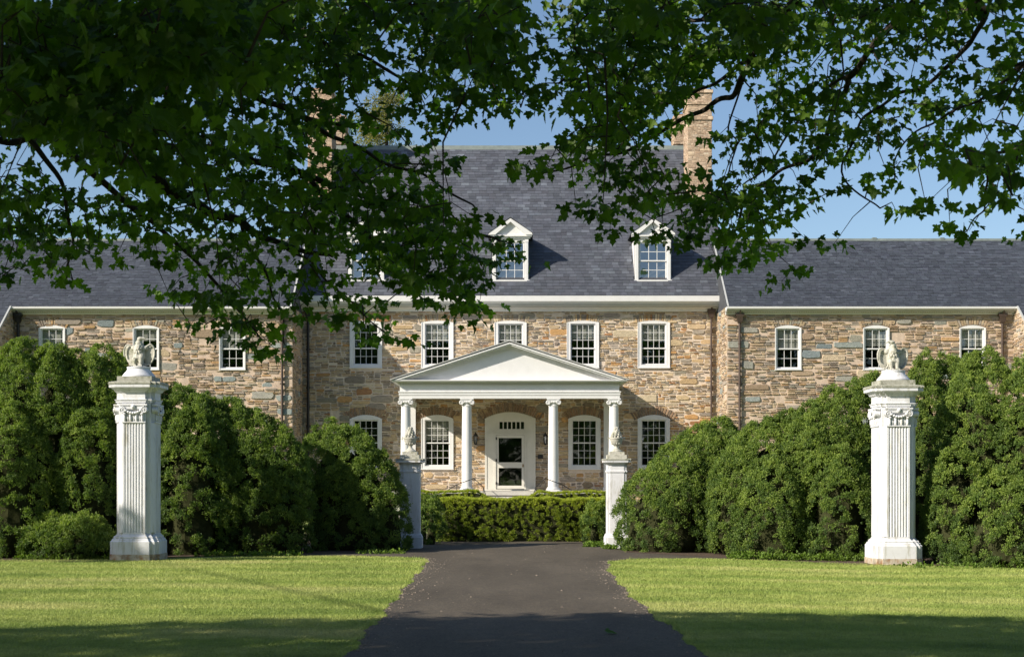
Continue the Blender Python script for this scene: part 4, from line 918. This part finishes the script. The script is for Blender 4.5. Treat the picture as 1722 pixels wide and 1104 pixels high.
def shrub(label, lobes, group='clipped evergreen shrubs beside the drive', yellow=.5, size=.040, clump=(.075, .155), dens=36, nl=6, tft=24, cat='shrub', name='evergreen_shrub', spread=.6, core=True, skirt=0.0):
    """lobes: (x, y, R, H)"""
    bx, by = lobes[0][0], lobes[0][1]; bz = float(gz(bx)); root = thing(name, (bx, by, bz), label, cat, group)
    AV, AT = [], []
    for (x, y, R0, H) in lobes:
        area = 2*math.pi*R0*H*.8+3.5*R0*R0; n = int(area*dens)
        pos, nrm = bullet_pts(n, R0, H)
        ang = np.arctan2(pos[:, 1], pos[:, 0]); ph = rng.uniform(0, 6, 3)
        lump = 1+.07*np.sin(ang*3+ph[0]+pos[:, 2]*1.3)+.05*np.sin(ang*5+ph[1]-pos[:, 2]*2.1); pos[:, :2] *= lump[:, None]; pos[:, 2] *= 1+.05*np.sin(ang*4+ph[2])
        P = pos+np.array([x-bx, y-by, 0])
        ok = np.ones(len(P), bool)
        for (x2, y2, R2, H2) in lobes:
            if (x2, y2, R2, H2) == (x, y, R0, H): continue
            q = P-np.array([x2-bx, y2-by, 0]); tt = np.clip(q[:, 2]/H2, 0, 1); r2 = R2*np.sqrt(np.maximum(0, 1-tt**3.3)); ok &= ~((np.hypot(q[:, 0], q[:, 1]) < r2*.86-.05) & (q[:, 2] < H2*.95))
        back = nrm[:, 1] > .35; ok &= ~(back & (rng.random(len(P)) < .85))
        P, nr = P[ok], nrm[ok]; n = len(P)
        cr = rng.uniform(clump[0], clump[1], n)*(1-.0*P[:, 2]); k = tft
        tint_c = rng.random(n)
        d = unit(nr[:, None]*.75+np.array([0, 0, .45])+rng.normal(size=(n, k, 3))*.62)
        TP = P[:, None]-nr[:, None]*.05+d*cr[:, None, None]*rng.uniform(.55, 1.05, (n, k, 1))*np.array([1, 1, 1.15])
        TP = TP.reshape(-1, 3); od = unit(d.reshape(-1, 3)+np.array([0, 0, .35]))
        TP[:, 2] = np.maximum(TP[:, 2], .02)
        V = tufts(TP, unit(od*.35+np.array([0, 0, .9])), nl, size, spread, .55, nrm=unit(d.reshape(-1, 3)+np.repeat(nr, k, 0)*.8))
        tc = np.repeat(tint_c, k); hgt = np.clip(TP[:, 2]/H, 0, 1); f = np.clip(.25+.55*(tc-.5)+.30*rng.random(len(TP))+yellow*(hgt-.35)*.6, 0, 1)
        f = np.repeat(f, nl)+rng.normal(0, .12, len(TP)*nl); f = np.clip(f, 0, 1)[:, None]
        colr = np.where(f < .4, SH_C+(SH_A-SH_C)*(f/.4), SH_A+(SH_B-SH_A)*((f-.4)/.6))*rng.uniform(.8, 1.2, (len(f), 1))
        AV.append(V.reshape(-1, 3)); AT.append(np.repeat(colr, 4, axis=0))
    V = np.concatenate(AV); T = np.concatenate(AT); nq = len(V)//4
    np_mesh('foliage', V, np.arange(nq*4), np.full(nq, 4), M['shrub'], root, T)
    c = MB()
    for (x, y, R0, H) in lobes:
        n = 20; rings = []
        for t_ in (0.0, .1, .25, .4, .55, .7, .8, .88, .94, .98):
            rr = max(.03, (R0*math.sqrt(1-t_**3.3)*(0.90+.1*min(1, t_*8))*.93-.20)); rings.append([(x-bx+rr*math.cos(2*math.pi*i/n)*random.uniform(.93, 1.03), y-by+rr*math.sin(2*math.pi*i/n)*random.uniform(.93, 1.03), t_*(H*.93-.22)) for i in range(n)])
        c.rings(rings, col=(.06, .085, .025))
    c.build('shade_core', M['core_shade'], root)
    return root
def L(px, hwpx, top, D):     # lobe from its outline in the photograph at its real distance
    x = (px-861)*D/F; return (x, D, hwpx*D/F, EYE+(800-top)*D/F-float(gz(x)))
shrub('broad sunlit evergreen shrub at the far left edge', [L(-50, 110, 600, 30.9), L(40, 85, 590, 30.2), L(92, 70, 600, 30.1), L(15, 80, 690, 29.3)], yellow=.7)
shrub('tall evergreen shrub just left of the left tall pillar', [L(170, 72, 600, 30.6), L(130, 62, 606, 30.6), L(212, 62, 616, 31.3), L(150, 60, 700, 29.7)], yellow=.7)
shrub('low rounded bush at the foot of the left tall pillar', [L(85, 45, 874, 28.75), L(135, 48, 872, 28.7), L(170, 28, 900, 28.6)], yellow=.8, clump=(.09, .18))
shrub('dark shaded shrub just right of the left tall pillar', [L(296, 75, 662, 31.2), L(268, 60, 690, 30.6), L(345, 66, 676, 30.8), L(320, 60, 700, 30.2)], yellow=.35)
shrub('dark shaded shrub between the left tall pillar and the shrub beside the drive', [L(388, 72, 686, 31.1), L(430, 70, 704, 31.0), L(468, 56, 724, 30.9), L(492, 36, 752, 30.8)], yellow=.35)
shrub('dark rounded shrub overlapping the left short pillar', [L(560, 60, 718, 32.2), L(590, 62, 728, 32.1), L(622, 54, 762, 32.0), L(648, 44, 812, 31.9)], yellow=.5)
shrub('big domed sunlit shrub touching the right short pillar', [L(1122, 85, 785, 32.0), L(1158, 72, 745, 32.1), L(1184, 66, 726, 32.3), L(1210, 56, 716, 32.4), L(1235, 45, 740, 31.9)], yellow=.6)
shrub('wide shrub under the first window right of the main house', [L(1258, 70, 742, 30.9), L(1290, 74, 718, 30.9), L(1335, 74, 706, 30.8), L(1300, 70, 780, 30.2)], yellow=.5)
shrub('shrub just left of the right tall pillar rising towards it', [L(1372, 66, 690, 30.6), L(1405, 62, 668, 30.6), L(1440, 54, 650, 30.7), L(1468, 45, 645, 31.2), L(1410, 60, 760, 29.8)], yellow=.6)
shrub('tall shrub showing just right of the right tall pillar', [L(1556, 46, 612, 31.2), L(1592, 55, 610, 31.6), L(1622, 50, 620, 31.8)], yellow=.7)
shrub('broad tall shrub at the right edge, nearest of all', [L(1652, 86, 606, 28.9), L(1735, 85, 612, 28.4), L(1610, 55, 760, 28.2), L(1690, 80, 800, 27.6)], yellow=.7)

def box_hedge(label, x0, x1, y0, y1, H, group, slopeL=0, slopeR=0, dens=120, yellow=1.0, rnd=.1):
    root = thing('clipped_hedge', ((x0+x1)/2, y0, 0), label, 'hedge', group); ox, oy = (x0+x1)/2, y0
    def top(x): 
        h = np.full_like(x, H)+.02*np.sin(x*3.1)+.015*np.sin(x*7.7)
        if slopeL: h = h-np.clip(x0+slopeL-x, 0, slopeL)*.55
        if slopeR: h = h-np.clip(x-(x1-slopeR), 0, slopeR)*.55
        return h
    pts, nr = [], []
    nF = int((x1-x0)*H*dens); x = rng.uniform(x0, x1, nF); z = rng.random(nF)*top(x); pts.append(np.stack([x, y0+.10*np.maximum(0, z/H-.85)/.15+.03*np.sin(x*4.3)+.05*np.sin(x*2.1+z*2), z], 1)); nr.append(np.tile([0, -1, .15], (nF, 1)))
    nT = int((x1-x0)*(y1-y0)*dens*1.3); x = rng.uniform(x0, x1, nT); y = rng.uniform(y0, y1, nT); pts.append(np.stack([x, y, top(x)-.03], 1)); nr.append(np.tile([0, 0, 1.0], (nT, 1)))
    for xx, s in ((x0, -1), (x1, 1)):
        nS = int((y1-y0)*H*dens); y = rng.uniform(y0, y1, nS); z = rng.random(nS)*top(np.full(nS, xx)); pts.append(np.stack([np.full(nS, xx), y, z], 1)); nr.append(np.tile([s, 0, .15], (nS, 1)))
    P = np.concatenate(pts); Nn = unit(np.concatenate(nr)); n = len(P); P = P+Nn*(.018*np.sin(P[:, :1]*9+P[:, 2:]*5)+.02*np.sin(P[:, :1]*21+1)+rng.normal(0, .016, (n, 1)))*np.where(Nn[:, 2:] > .6, .3, 1)
    k = 12; flat = Nn[:, 2:] > .6
    d = unit(Nn[:, None]+rng.normal(size=(n, k, 3))*.6+np.array([0, 0, .3])); TP = (P[:, None]+d*rng.uniform(.0, .055, (n, k, 1))*np.where(flat[:, None], .35, 1)).reshape(-1, 3); TP[:, 2] = np.maximum(TP[:, 2], .02)
    nl = 6; V = tufts(TP, unit(d.reshape(-1, 3)+np.array([0, 0, .5])), nl, .033, .6, .55, nrm=unit(np.repeat(Nn, k, 0)+.3*d.reshape(-1, 3)))
    f = np.repeat(np.repeat(np.where(flat[:, 0], .85*yellow, .36+.6*np.clip(P[:, 2]/H-.68, 0, .3)/.3), k)+rng.normal(0, .16, n*k), nl); f = np.clip(f+rng.normal(0, .1, len(f)), 0, 1)[:, None]  # top and upper face tinted yellower for sun caught there, besides new growth
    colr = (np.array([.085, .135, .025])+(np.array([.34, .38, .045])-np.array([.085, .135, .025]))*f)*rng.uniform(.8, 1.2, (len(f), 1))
    V = V.reshape(-1, 3)-np.array([ox, oy, 0]); nq = len(V)//4
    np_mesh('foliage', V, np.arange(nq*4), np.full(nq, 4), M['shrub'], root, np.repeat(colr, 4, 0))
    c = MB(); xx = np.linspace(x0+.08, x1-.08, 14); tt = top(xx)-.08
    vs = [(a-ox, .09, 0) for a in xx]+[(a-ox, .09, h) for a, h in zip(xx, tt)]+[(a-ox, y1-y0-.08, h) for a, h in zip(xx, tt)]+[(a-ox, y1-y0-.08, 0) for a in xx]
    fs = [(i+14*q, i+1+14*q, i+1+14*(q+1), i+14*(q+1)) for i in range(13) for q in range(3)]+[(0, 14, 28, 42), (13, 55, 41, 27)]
    c.add(vs, fs, (.06, .085, .025)); c.build('shade_core', M['core_shade'], root)
HG = 'clipped hedges before the porch'
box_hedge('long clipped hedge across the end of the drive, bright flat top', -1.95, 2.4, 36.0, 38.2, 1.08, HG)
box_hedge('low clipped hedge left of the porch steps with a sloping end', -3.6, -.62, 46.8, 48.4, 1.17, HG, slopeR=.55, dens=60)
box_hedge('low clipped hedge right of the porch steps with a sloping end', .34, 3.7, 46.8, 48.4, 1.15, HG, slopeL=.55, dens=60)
shrub('small dark rounded box shrub behind the left short pillar', [(-1.98, 34.6, .33, 1.12), (-2.25, 34.9, .35, 1.12), (-2.6, 35.2, .4, 1.15)], yellow=.3, clump=(.07, .14), size=.045, dens=28, tft=18, group='rounded box shrubs at the ends of the long hedge')
shrub('small light green rounded box shrub beside the right short pillar', [(2.05, 34.9, .33, .98), (2.4, 35.1, .36, 1.05), (2.75, 35.3, .36, 1.08)], yellow=.8, clump=(.07, .14), size=.045, dens=28, tft=18, group='rounded box shrubs at the ends of the long hedge')
def weeds(label, regions):
    V, T = [], []
    for (xa, xb, ya, yb, n, h) in regions:
        x = rng.uniform(xa, xb, n); y = rng.uniform(ya, yb, n); P = np.stack([x, y, gz(x)+rng.random(n)*h], 1)
        v = tufts(P, unit(np.tile([0, -.3, 1.0], (n, 1))+rng.normal(size=(n, 3))*.5), 6, .06, .8, .75); V.append(v.reshape(-1, 3)); T.append(np.repeat(np.array([[.12, .19, .03]])*rng.uniform(.6, 1.3, (n*6, 1)), 4, 0))
    V = np.concatenate(V); nq = len(V)//4; o = np_mesh('ground_cover', V, np.arange(nq*4), np.full(nq, 4), M['shrub'], None, np.concatenate(T)); tag(o, label, 'weeds', kind='stuff')
weeds('bright green weeds round the foot of the right short pillar and along the shrubs', [(1.75, 2.2, 33.2, 34.0, 140, .06), (2.1, 2.4, 32.2, 32.6, 60, .05), (4.5, 7.3, 28.9, 29.5, 420, .10), (7.4, 9.8, 26.6, 27.4, 80, .05)])
weeds('sparse green weeds along the foot of the left shrubs', [(-3.4, -2.3, 30.2, 30.9, 60, .03), (-6.6, -4.4, 29.3, 30.0, 160, .04), (-10, -7.9, 28.1, 28.7, 120, .05)])

# ------------------------------------------------------------------ maples
HALF = np.array([(0, 0), (.36, -.07), (.33, .10), (.54, .16), (.64, .42), (.44, .43), (.25, .46), (.31, .68), (.16, .76), (0, 1.0)])
def maple_leaves(name, P, tip, nrm, size, tint, parent):
    """each leaf: two folded five-lobed halves"""
    n = len(P); tip = unit(tip); side = unit(np.cross(tip, nrm)); up = np.cross(side, tip)
    right = HALF; leftp = HALF[1:-1]*np.array([-1, 1]); Q = np.concatenate([right, leftp]); nv = len(Q)       # 18
    zf = .22*np.abs(Q[:, 0])-.22*Q[:, 1]**2
    V = P[:, None]+size[:, None, None]*(Q[None, :, :1]*side[:, None]+(Q[None, :, 1:]-.0)*tip[:, None]+zf[None, :, None]*up[:, None])
    base = np.arange(n)[:, None]*nv
    f1 = base+np.arange(10)[None]; f2 = base+np.array([0]+[9]+list(range(17, 9, -1)))[None]
    loops = np.concatenate([f1, f2], 1).ravel()
    return np_mesh(name, V.reshape(-1, 3), loops, np.full(2*n, 10), M['leaf'], parent, np.repeat(tint, nv, 0))
GRID_L = [
 "9999999999999588899999100000000000000000000", "9999999948888887568897000000000000000000000", "9999999998888885358897100000000000000000000",
 "9999987767787775667776600000000000000000000", "8899998777546754466655000000000000000000000", "7878887776777764453000000000000000000000000",
 "1135677777777766663000000000000000000000000", "5223567777777777776000000000000000000000000", "8856677773888888885100000000000000000000000",
 "8877677777688888888720000000000000000000000", "6776646666656778888883000000000000000000000", "3545211346666655888852000000000000000000000",
 "0121000677635544467730000000000000000000000", "0000000366763566312400000000000000000000000", "0000000002663002400000000000000000000000000", "0000000000210000000000000000000000000000000"]
GRID_R = [
 "00000000000000000000000388888888888887777650", "0000000000000000000000037888888887776476433", "0000000000000000000000027888888856336643455",
 "0000000000000000000000058888862166655464367", "0000000000000000000000468887711177767556464", "0000000000000000000000026886414736676666545",
 "0000000000000000000002467555304656654445677", "0000000000000000000004523666525753324421567", "0000000000000000000000003677778776002552046",
 "0000000000000000000000000446777750031203432", "0000000000000000000000000000037774300000100", "0000000000000000000000000000034432000000000"]
COUNT = {0: 0, 1: 1, 2: 2, 3: 4, 4: 7, 5: 11, 6: 15, 7: 23, 8: 35, 9: 56}
def dmax(py): return 15.9/(1+(800-py)/2649)
def visible_leaves(grid, seed, near):
    """cluster centres and leaves; near(px,py) -> probability that a cluster hangs nearer the viewer"""
    r = np.random.default_rng(seed); C = []
    for j, row in enumerate(grid):
        for i, ch in enumerate(row[:44]):
            v = int(ch)
            if not v: continue
            ncl = COUNT[v]/6.6; ncl = int(ncl)+(r.random() < ncl-int(ncl))
            for _ in range(ncl):
                px, py = (i+r.random())*40, (j+r.random())*40
                dm = dmax(py); D = dm-abs(r.normal(0, 1.5))-.1
                if r.random() < near(px, py): D = r.uniform(6.0, 8.5)
                p_ = at(px, py, D); C.append((p_.x, p_.y, p_.z))
    # the same crown carries on above and beside the picture
    left = grid[0][0] != '0'; c0, c1 = (-12, 22) if left else (23, 56)
    for j in range(-13, 12):
        for i in range(c0, c1):
            if j >= 0 and 0 <= i < 43: continue
            if j >= 0 and j > (11 if left else 9): continue
            v = 19*(.55+.45*math.sin(i*.9+j*.7)*math.sin(i*.37-j*1.1+1))*(1 if j > -8 else .7)*(1 if j < 7 else .5)
            ncl = v/6.6; ncl = int(ncl)+(r.random() < ncl-int(ncl))
            for _ in range(ncl):
                px, py = (i+r.random())*40, (j+r.random())*40
                p_ = at(px, py, dmax(py)-abs(r.normal(0, 1.7))-.1); C.append((p_.x, p_.y, p_.z))
    return np.array(C)
def grow(C, nodes, order_from):
    """join every cluster to the nearest already joined node (slightly preferring nodes nearer the trunk)"""
    d0 = np.array([min(np.linalg.norm(np.array(nodes)-c, axis=1)) for c in C]); idx = np.argsort(d0)
    Nn = [np.array(q) for q in nodes]; segs = []; par = np.array(Nn)
    for i in idx:
        c = C[i]; d = np.linalg.norm(par-c, axis=1)+.25*np.linalg.norm(par-order_from, axis=1)*.12; k = int(np.argmin(d)); segs.append((par[k].copy(), c, np.linalg.norm(par[k]-c))); par = np.vstack([par, c])
    return segs
def limb_curve(pts, sub=7):
    P = [np.array(p_, float) for p_ in pts]; out = []
    for i in range(len(P)-1):
        p0 = P[max(i-1, 0)]; p1 = P[i]; p2 = P[i+1]; p3 = P[min(i+2, len(P)-1)]
        for k in range(sub):
            t_ = k/sub; out.append(.5*((2*p1)+(-p0+p2)*t_+(2*p0-5*p1+4*p2-p3)*t_**2+(-p0+3*p1-3*p2+p3)*t_**3))
    out.append(P[-1]); return out
def maple(label, trunk, limbs, grid, seed, near, crown_boxes, fill_n, trunk_h=9.0, shade_clumps=()):
    tx, ty, tr = trunk; root = thing('maple_tree', (tx, ty, 0), label, 'tree', 'maples overhanging the drive'); O = np.array([tx, ty, 0])
    tk = MB(); pts = [(0, 0, -.3), (0, 0, .3), (.05, 0, 2), (.1, .1, 4.5), (.0, .2, 7), (.1, .1, trunk_h), (0, 0, trunk_h+4), (.2, 0, trunk_h+7)]
    tk.tube(pts, [tr*1.6, tr*1.15, tr, tr*.92, tr*.75, tr*.5, tr*.28, tr*.08], 16); tk.build('trunk', M['wood'], root, smooth=True)
    lb = MB(); nodes = []
    for (path, r0, r1, start_h) in limbs:
        P = [at(*q) if len(q) == 3 and not isinstance(q, Vector) else q for q in path]
        if start_h is not None: P = [Vector((tx, ty, start_h)), Vector((tx, ty, start_h)).lerp(P[0], .5)+Vector((0, 0, .5))]+P
        cv = limb_curve(P); n = len(cv)
        cv = [q+np.array([.012*math.sin(i*.8+q[0]*2), .03*math.sin(i*.7+2), .012*math.sin(i*.9+q[2]*2)]) if 0 < i < n-1 else q for i, q in enumerate(cv)]
        lb.tube([tuple(q-O) for q in cv], [r0+(r1-r0)*(i/(n-1))**.8 for i in range(n)], 8)
        nodes += [q for q in cv if q[1] > 5 and q[0] > -12]
    C = visible_leaves(grid, seed, near)
    segs = grow(C, nodes, np.array([tx, ty, 7.0]))
    r = np.random.default_rng(seed+1)
    for a, b, d in segs:
        m_ = (a+b)/2+np.array([r.normal(0, .05), r.normal(0, .05), .04+.06*d]); rr = .004+.0035*min(d, 1.5)
        lb.tube([tuple(a-O), tuple(m_-O), tuple(b-O)], [rr+.002, rr*.8, .0025], 4)
    lb.build('branches', M['wood'], root)
    # leaves round every cluster centre
    k = 12; n = len(C); dirs = unit(r.normal(size=(n, k, 3)))*np.array([1.25, 1.1, .34]); dist = r.uniform(.03, .22, (n, k, 1)); dirs[:, :, 2] -= .16*dirs[:, :, 0]*(1 if tx < 0 else -1)
    P = (C[:, None]+dirs*dist).reshape(-1, 3)
    keep = r.random(len(P)) < .97; P = P[keep]; dr = dirs.reshape(-1, 3)[keep]
    tip = unit(dr*.75+np.array([0, 0, -.75])+r.normal(size=P.shape)*.35); nr = unit(np.array([0, -.8, .75])+dr*.5+r.normal(size=P.shape)*.45)
    size = r.uniform(.052, .092, len(P)); g = np.clip(np.repeat(r.random(n), k)[keep][:, None]*.75+.35*r.random((len(P), 1))-.05, 0, 1)**1.4; size = size*r.choice([.75, 1, 1, 1.15], len(P)); lo, hi = np.array([.033, .072, .009]), np.array([.15, .26, .024]); tint = lo+(hi-lo)*g
    maple_leaves('visible_leaves', P-O, tip, nr, size, tint, root).name = 'leaves'
    # rest of the crown: outside the picture, it gives the shade
    Q = []
    for (x0, x1, y0, y1, z0, z1) in crown_boxes:
        q = np.stack([r.uniform(x0, x1, fill_n), r.uniform(y0, y1, fill_n), r.uniform(z0, z1, fill_n)], 1)
        u = (q-np.array([(x0+x1)/2, (y0+y1)/2, (z0+z1)/2]))/np.array([(x1-x0)/2, (y1-y0)/2, (z1-z0)/2]); Q.append(q[(u**2).sum(1) < 1.05])
    Q = np.concatenate(Q)
    lim = 16.8-np.minimum(2.2, .038*(Q[:, 0]+1.52*Q[:, 2])**2)+.25*np.sin(Q[:, 0]*.9)
    ok = (Q[:, 1]+Q[:, 2]/1.12 < lim-.3*r.random(len(Q))); inside = (Q[:, 1] > 0) & (np.abs(Q[:, 0]) < .372*Q[:, 1]+.5) & (Q[:, 2] < EYE+.3383*Q[:, 1]+.45)
    Q = Q[ok & ~inside]
    for (a_, b_, c_, rr_, nn_) in shade_clumps:
        q = unit(r.normal(size=(nn_, 3)))*r.random((nn_, 1))**.4*rr_+np.array([a_, b_, c_]); Q = np.vstack([Q, q])
    n = len(Q)
    tip = unit(r.normal(size=(n, 3))+np.array([0, 0, -.6])); nr = unit(np.array([-.3, -.3, 1.0])+r.normal(size=(n, 3))*.7)
    tint = np.array([.03, .07, .014])*r.uniform(.7, 1.6, (n, 1)); maple_leaves('upper_leaves', Q-O, tip, nr, r.uniform(.20, .34, n), tint, root).name = 'crown'
    return root
nearL = lambda px, py: (.55 if px < 430 and py < 300 else 0)*(1 if (px < 330 or py < 120) else .4)+(.35 if 780 < px < 890 and py < 120 else 0)
limbsL = [
 ([(-120, 60, 11), (40, 190, 11), (120, 225, 11.3), (190, 258, 11.6), (260, 300, 12), (330, 345, 12.3), (400, 372, 12.6), (470, 410, 13), (560, 430, 13.2)], 0.121, .02, 6.0),
 ([(150, 238, 11.4), (250, 243, 11.6), (370, 255, 11.9), (500, 290, 12.2), (640, 340, 12.6), (760, 375, 12.9), (840, 405, 13.2)], 0.048, .012, None),
 ([(60, 210, 11.1), (130, 268, 11.6), (200, 330, 12.1), (270, 385, 12.6), (340, 450, 13), (400, 520, 13.4), (440, 570, 13.8)], 0.040, .008, None),
 ([(-80, 10, 9.5), (100, 40, 10), (230, 55, 10.5), (350, 120, 11), (430, 160, 11.4), (500, 190, 11.8), (580, 215, 12)], 0.088, .012, 6.8),
 ([(240, 58, 10.5), (350, 38, 11), (500, 60, 11.3), (620, 100, 11.6), (700, 150, 12)], 0.036, .01, None),
 ([(350, 25, 10.8), (600, -10, 11), (700, 20, 11.2), (780, 60, 11.5), (850, 110, 11.8), (880, 160, 12)], 0.040, .008, None),
 ([(400, 148, 11.3), (520, 205, 12), (620, 260, 12.4), (720, 300, 12.8), (800, 350, 13)], 0.029, .008, None),
 ([(520, 300, 12.3), (600, 380, 12.8), (680, 430, 13.2), (760, 480, 13.6), (810, 520, 13.8)], 0.025, .006, None),
 ([(470, 410, 13), (520, 440, 13.3), (580, 500, 13.7), (650, 560, 14)], 0.019, .006, None),
 ([(400, 372, 12.6), (440, 450, 13), (470, 520, 13.5), (480, 580, 13.9)], 0.018, .005, None),
 ([Vector((-12, 6, 8.2)), Vector((-17, 12, 9.2)), Vector((-22.4, 19.4, 9.9))], .09, .01, 7.0),  # long unseen limb, added to carry the clumps that shade the left pillar
 ([(-100, 240, 11), (0, 237, 11.3), (60, 245, 11.5), (110, 330, 12), (120, 420, 12.6), (110, 470, 13)], 0.040, .006, None)]
limbsR = [
 ([(1360, -120, 10), (1340, -10, 10.6), (1300, 50, 11), (1265, 90, 11.2), (1240, 150, 11.6), (1200, 175, 11.8), (1140, 205, 12), (1060, 250, 12.4), (980, 270, 12.6), (900, 300, 12.8)], 0.050, .008, 7.5),
 ([(1268, 92, 11.2), (1215, 130, 11.6), (1150, 165, 11.9), (1060, 180, 12.2), (960, 190, 12.4)], 0.017, .008, None),
 ([(1290, 40, 11), (1180, 30, 11.2), (1080, 50, 11.5), (1000, 90, 11.8), (940, 140, 12)], 0.021, .008, None),
 ([(1600, -100, 10), (1540, 0, 10.6), (1500, 40, 11), (1440, 115, 11.5), (1420, 150, 11.8), (1390, 220, 12.1), (1370, 260, 12.4), (1310, 290, 12.8), (1260, 330, 13.1), (1230, 400, 13.5), (1210, 440, 13.8)], 0.042, .008, 7.0),
 ([(1436, 118, 11.5), (1380, 160, 11.9), (1330, 220, 12.3), (1290, 280, 12.8), (1250, 310, 13)], 0.015, .007, None),
 ([(1720, -60, 10), (1660, 20, 10.6), (1640, 60, 11), (1600, 105, 11.4), (1560, 140, 11.8), (1490, 170, 12.1), (1440, 220, 12.5), (1420, 300, 13), (1480, 350, 13.3)], 0.034, .007, 6.5),
 ([(1800, 60, 10.5), (1720, 110, 11), (1660, 160, 11.5), (1590, 195, 12), (1520, 240, 12.4), (1500, 310, 12.9)], 0.021, .006, 6.0),
 ([(1800, 200, 11), (1730, 240, 11.5), (1660, 270, 12), (1660, 330, 12.6), (1640, 370, 13), (1615, 395, 13.3)], 0.021, .005, 5.5),
 ([(1266, 92, 11.2), (1228, 200, 12), (1236, 250, 12.4), (1215, 310, 13), (1160, 340, 13.2), (1100, 370, 13.4)], 0.009, .005, None)]
maple('big maple whose dark limbs sweep in from the upper left', (-9.5, 3.0, .48), limbsL, GRID_L, 21, nearL,
      [(-27, 3, -8, 14.5, 4.5, 17), (-40, -14, -9, 12, 5, 19), (-16, 8, -7, 13, 5.2, 14)], 26000,
      shade_clumps=((-22.4, 19.4, 9.9, .75, 110), (-21.9, 18.7, 10.9, .45, 40)))  # unseen leaf clumps added to throw leafy shade on the left tall pillar
nearR = lambda px, py: (.3 if px > 1600 and 220 < py < 330 else 0)+(.2 if py < 60 and 1100 < px < 1300 else 0)
maple('maple whose thin branches hang down across the upper right', (9.0, 2.0, .42), limbsR, GRID_R, 33, nearR,
      [(-6, 20, -8, 13, 5.0, 15)], 15000)

# ------------------------------------------------------------------ far conifer behind the roof
def conifer():
    x, y = (648-861)*80/F, 80.0; root = thing('conifer_tree', (x, y, 0), 'olive-green feathery conifer rising behind the main roof', 'tree'); H = EYE+(800-150)*80/F
    t_ = MB(); t_.tube([(0, 0, 0), (0, 0, H*.5), (.1, 0, H*.97)], [.4, .28, .05], 10); r = np.random.default_rng(9); C = []
    for i in range(90):
        z = H*(.45+.55*(i/90)); a = r.uniform(0, 6.28); Lb = (1-(z/H-.45)/.55)**.7*4.6*r.uniform(.6, 1.1)+.5; e = np.array([math.cos(a)*Lb, math.sin(a)*Lb, z-Lb*.10-.2])
        t_.tube([(0, 0, z), tuple(np.array([0, 0, z])*.4+e*.6+np.array([0, 0, .25])), tuple(e)], [.06, .04, .01], 5)
        for k in range(26):
            q = r.uniform(.35, 1.05); C.append(np.array([0, 0, z])*(1-q)+e*q+r.normal(0, 1, 3)*np.array([.38, .38, .16]))
    t_.build('trunk', M['wood'], root, smooth=True)
    C = np.array(C); V = tufts(C, unit(r.normal(size=C.shape)*np.array([1, 1, .4])+np.array([0, 0, .1])), 10, .20, .9, .28); nq = len(V)*1
    f = r.random((len(C)*10, 1)); T = np.array([.10, .12, .04])+(np.array([.24, .22, .07])-np.array([.10, .12, .04]))*f
    np_mesh('crown', V.reshape(-1, 3), np.arange(nq*4), np.full(nq, 4), M['shrub'], root, np.repeat(T, 4, 0))
conifer()

# woods behind the viewer, mirrored in the windows
def woods():
    r = np.random.default_rng(77); n = 9000; x = r.uniform(-95, 95, n); top = 19+2.5*np.sin(x*.11)+1.5*np.sin(x*.37+1)+r.normal(0, .8, n)
    z = r.random(n)**.8*top; y = -48+r.normal(0, 2.0, n)+2*np.sin(x*.5+z*.3); P = np.stack([x, y, z], 1)
    V = tufts(P, unit(r.normal(size=(n, 3))+np.array([0, .4, .5])), 7, .9, .9, .7); nq = len(V)
    T = np.array([.05, .085, .02])*r.uniform(.6, 2.2, (n*7, 1)); o = np_mesh('distant_woods', V.reshape(-1, 3), np.arange(nq*4), np.full(nq, 4), M['shrub'], None, np.repeat(T, 4, 0))
    tag(o, 'leafy woods across the lawn, seen only as reflections in the window panes', 'woods', kind='stuff')
woods()

# a fallen leaf on the drive
P = np.array([[.98, 14.9, .03]]); f_ = maple_leaves('fallen_leaf', P*0, np.array([[.9, .3, .05]]), np.array([[0, -.3, 1.0]]), np.array([.13]), np.array([[.07, .14, .03]]), None)
f_.location = (1.0, 14.9, .03); tag(f_, 'single green maple leaf lying on the shaded drive', 'leaf')
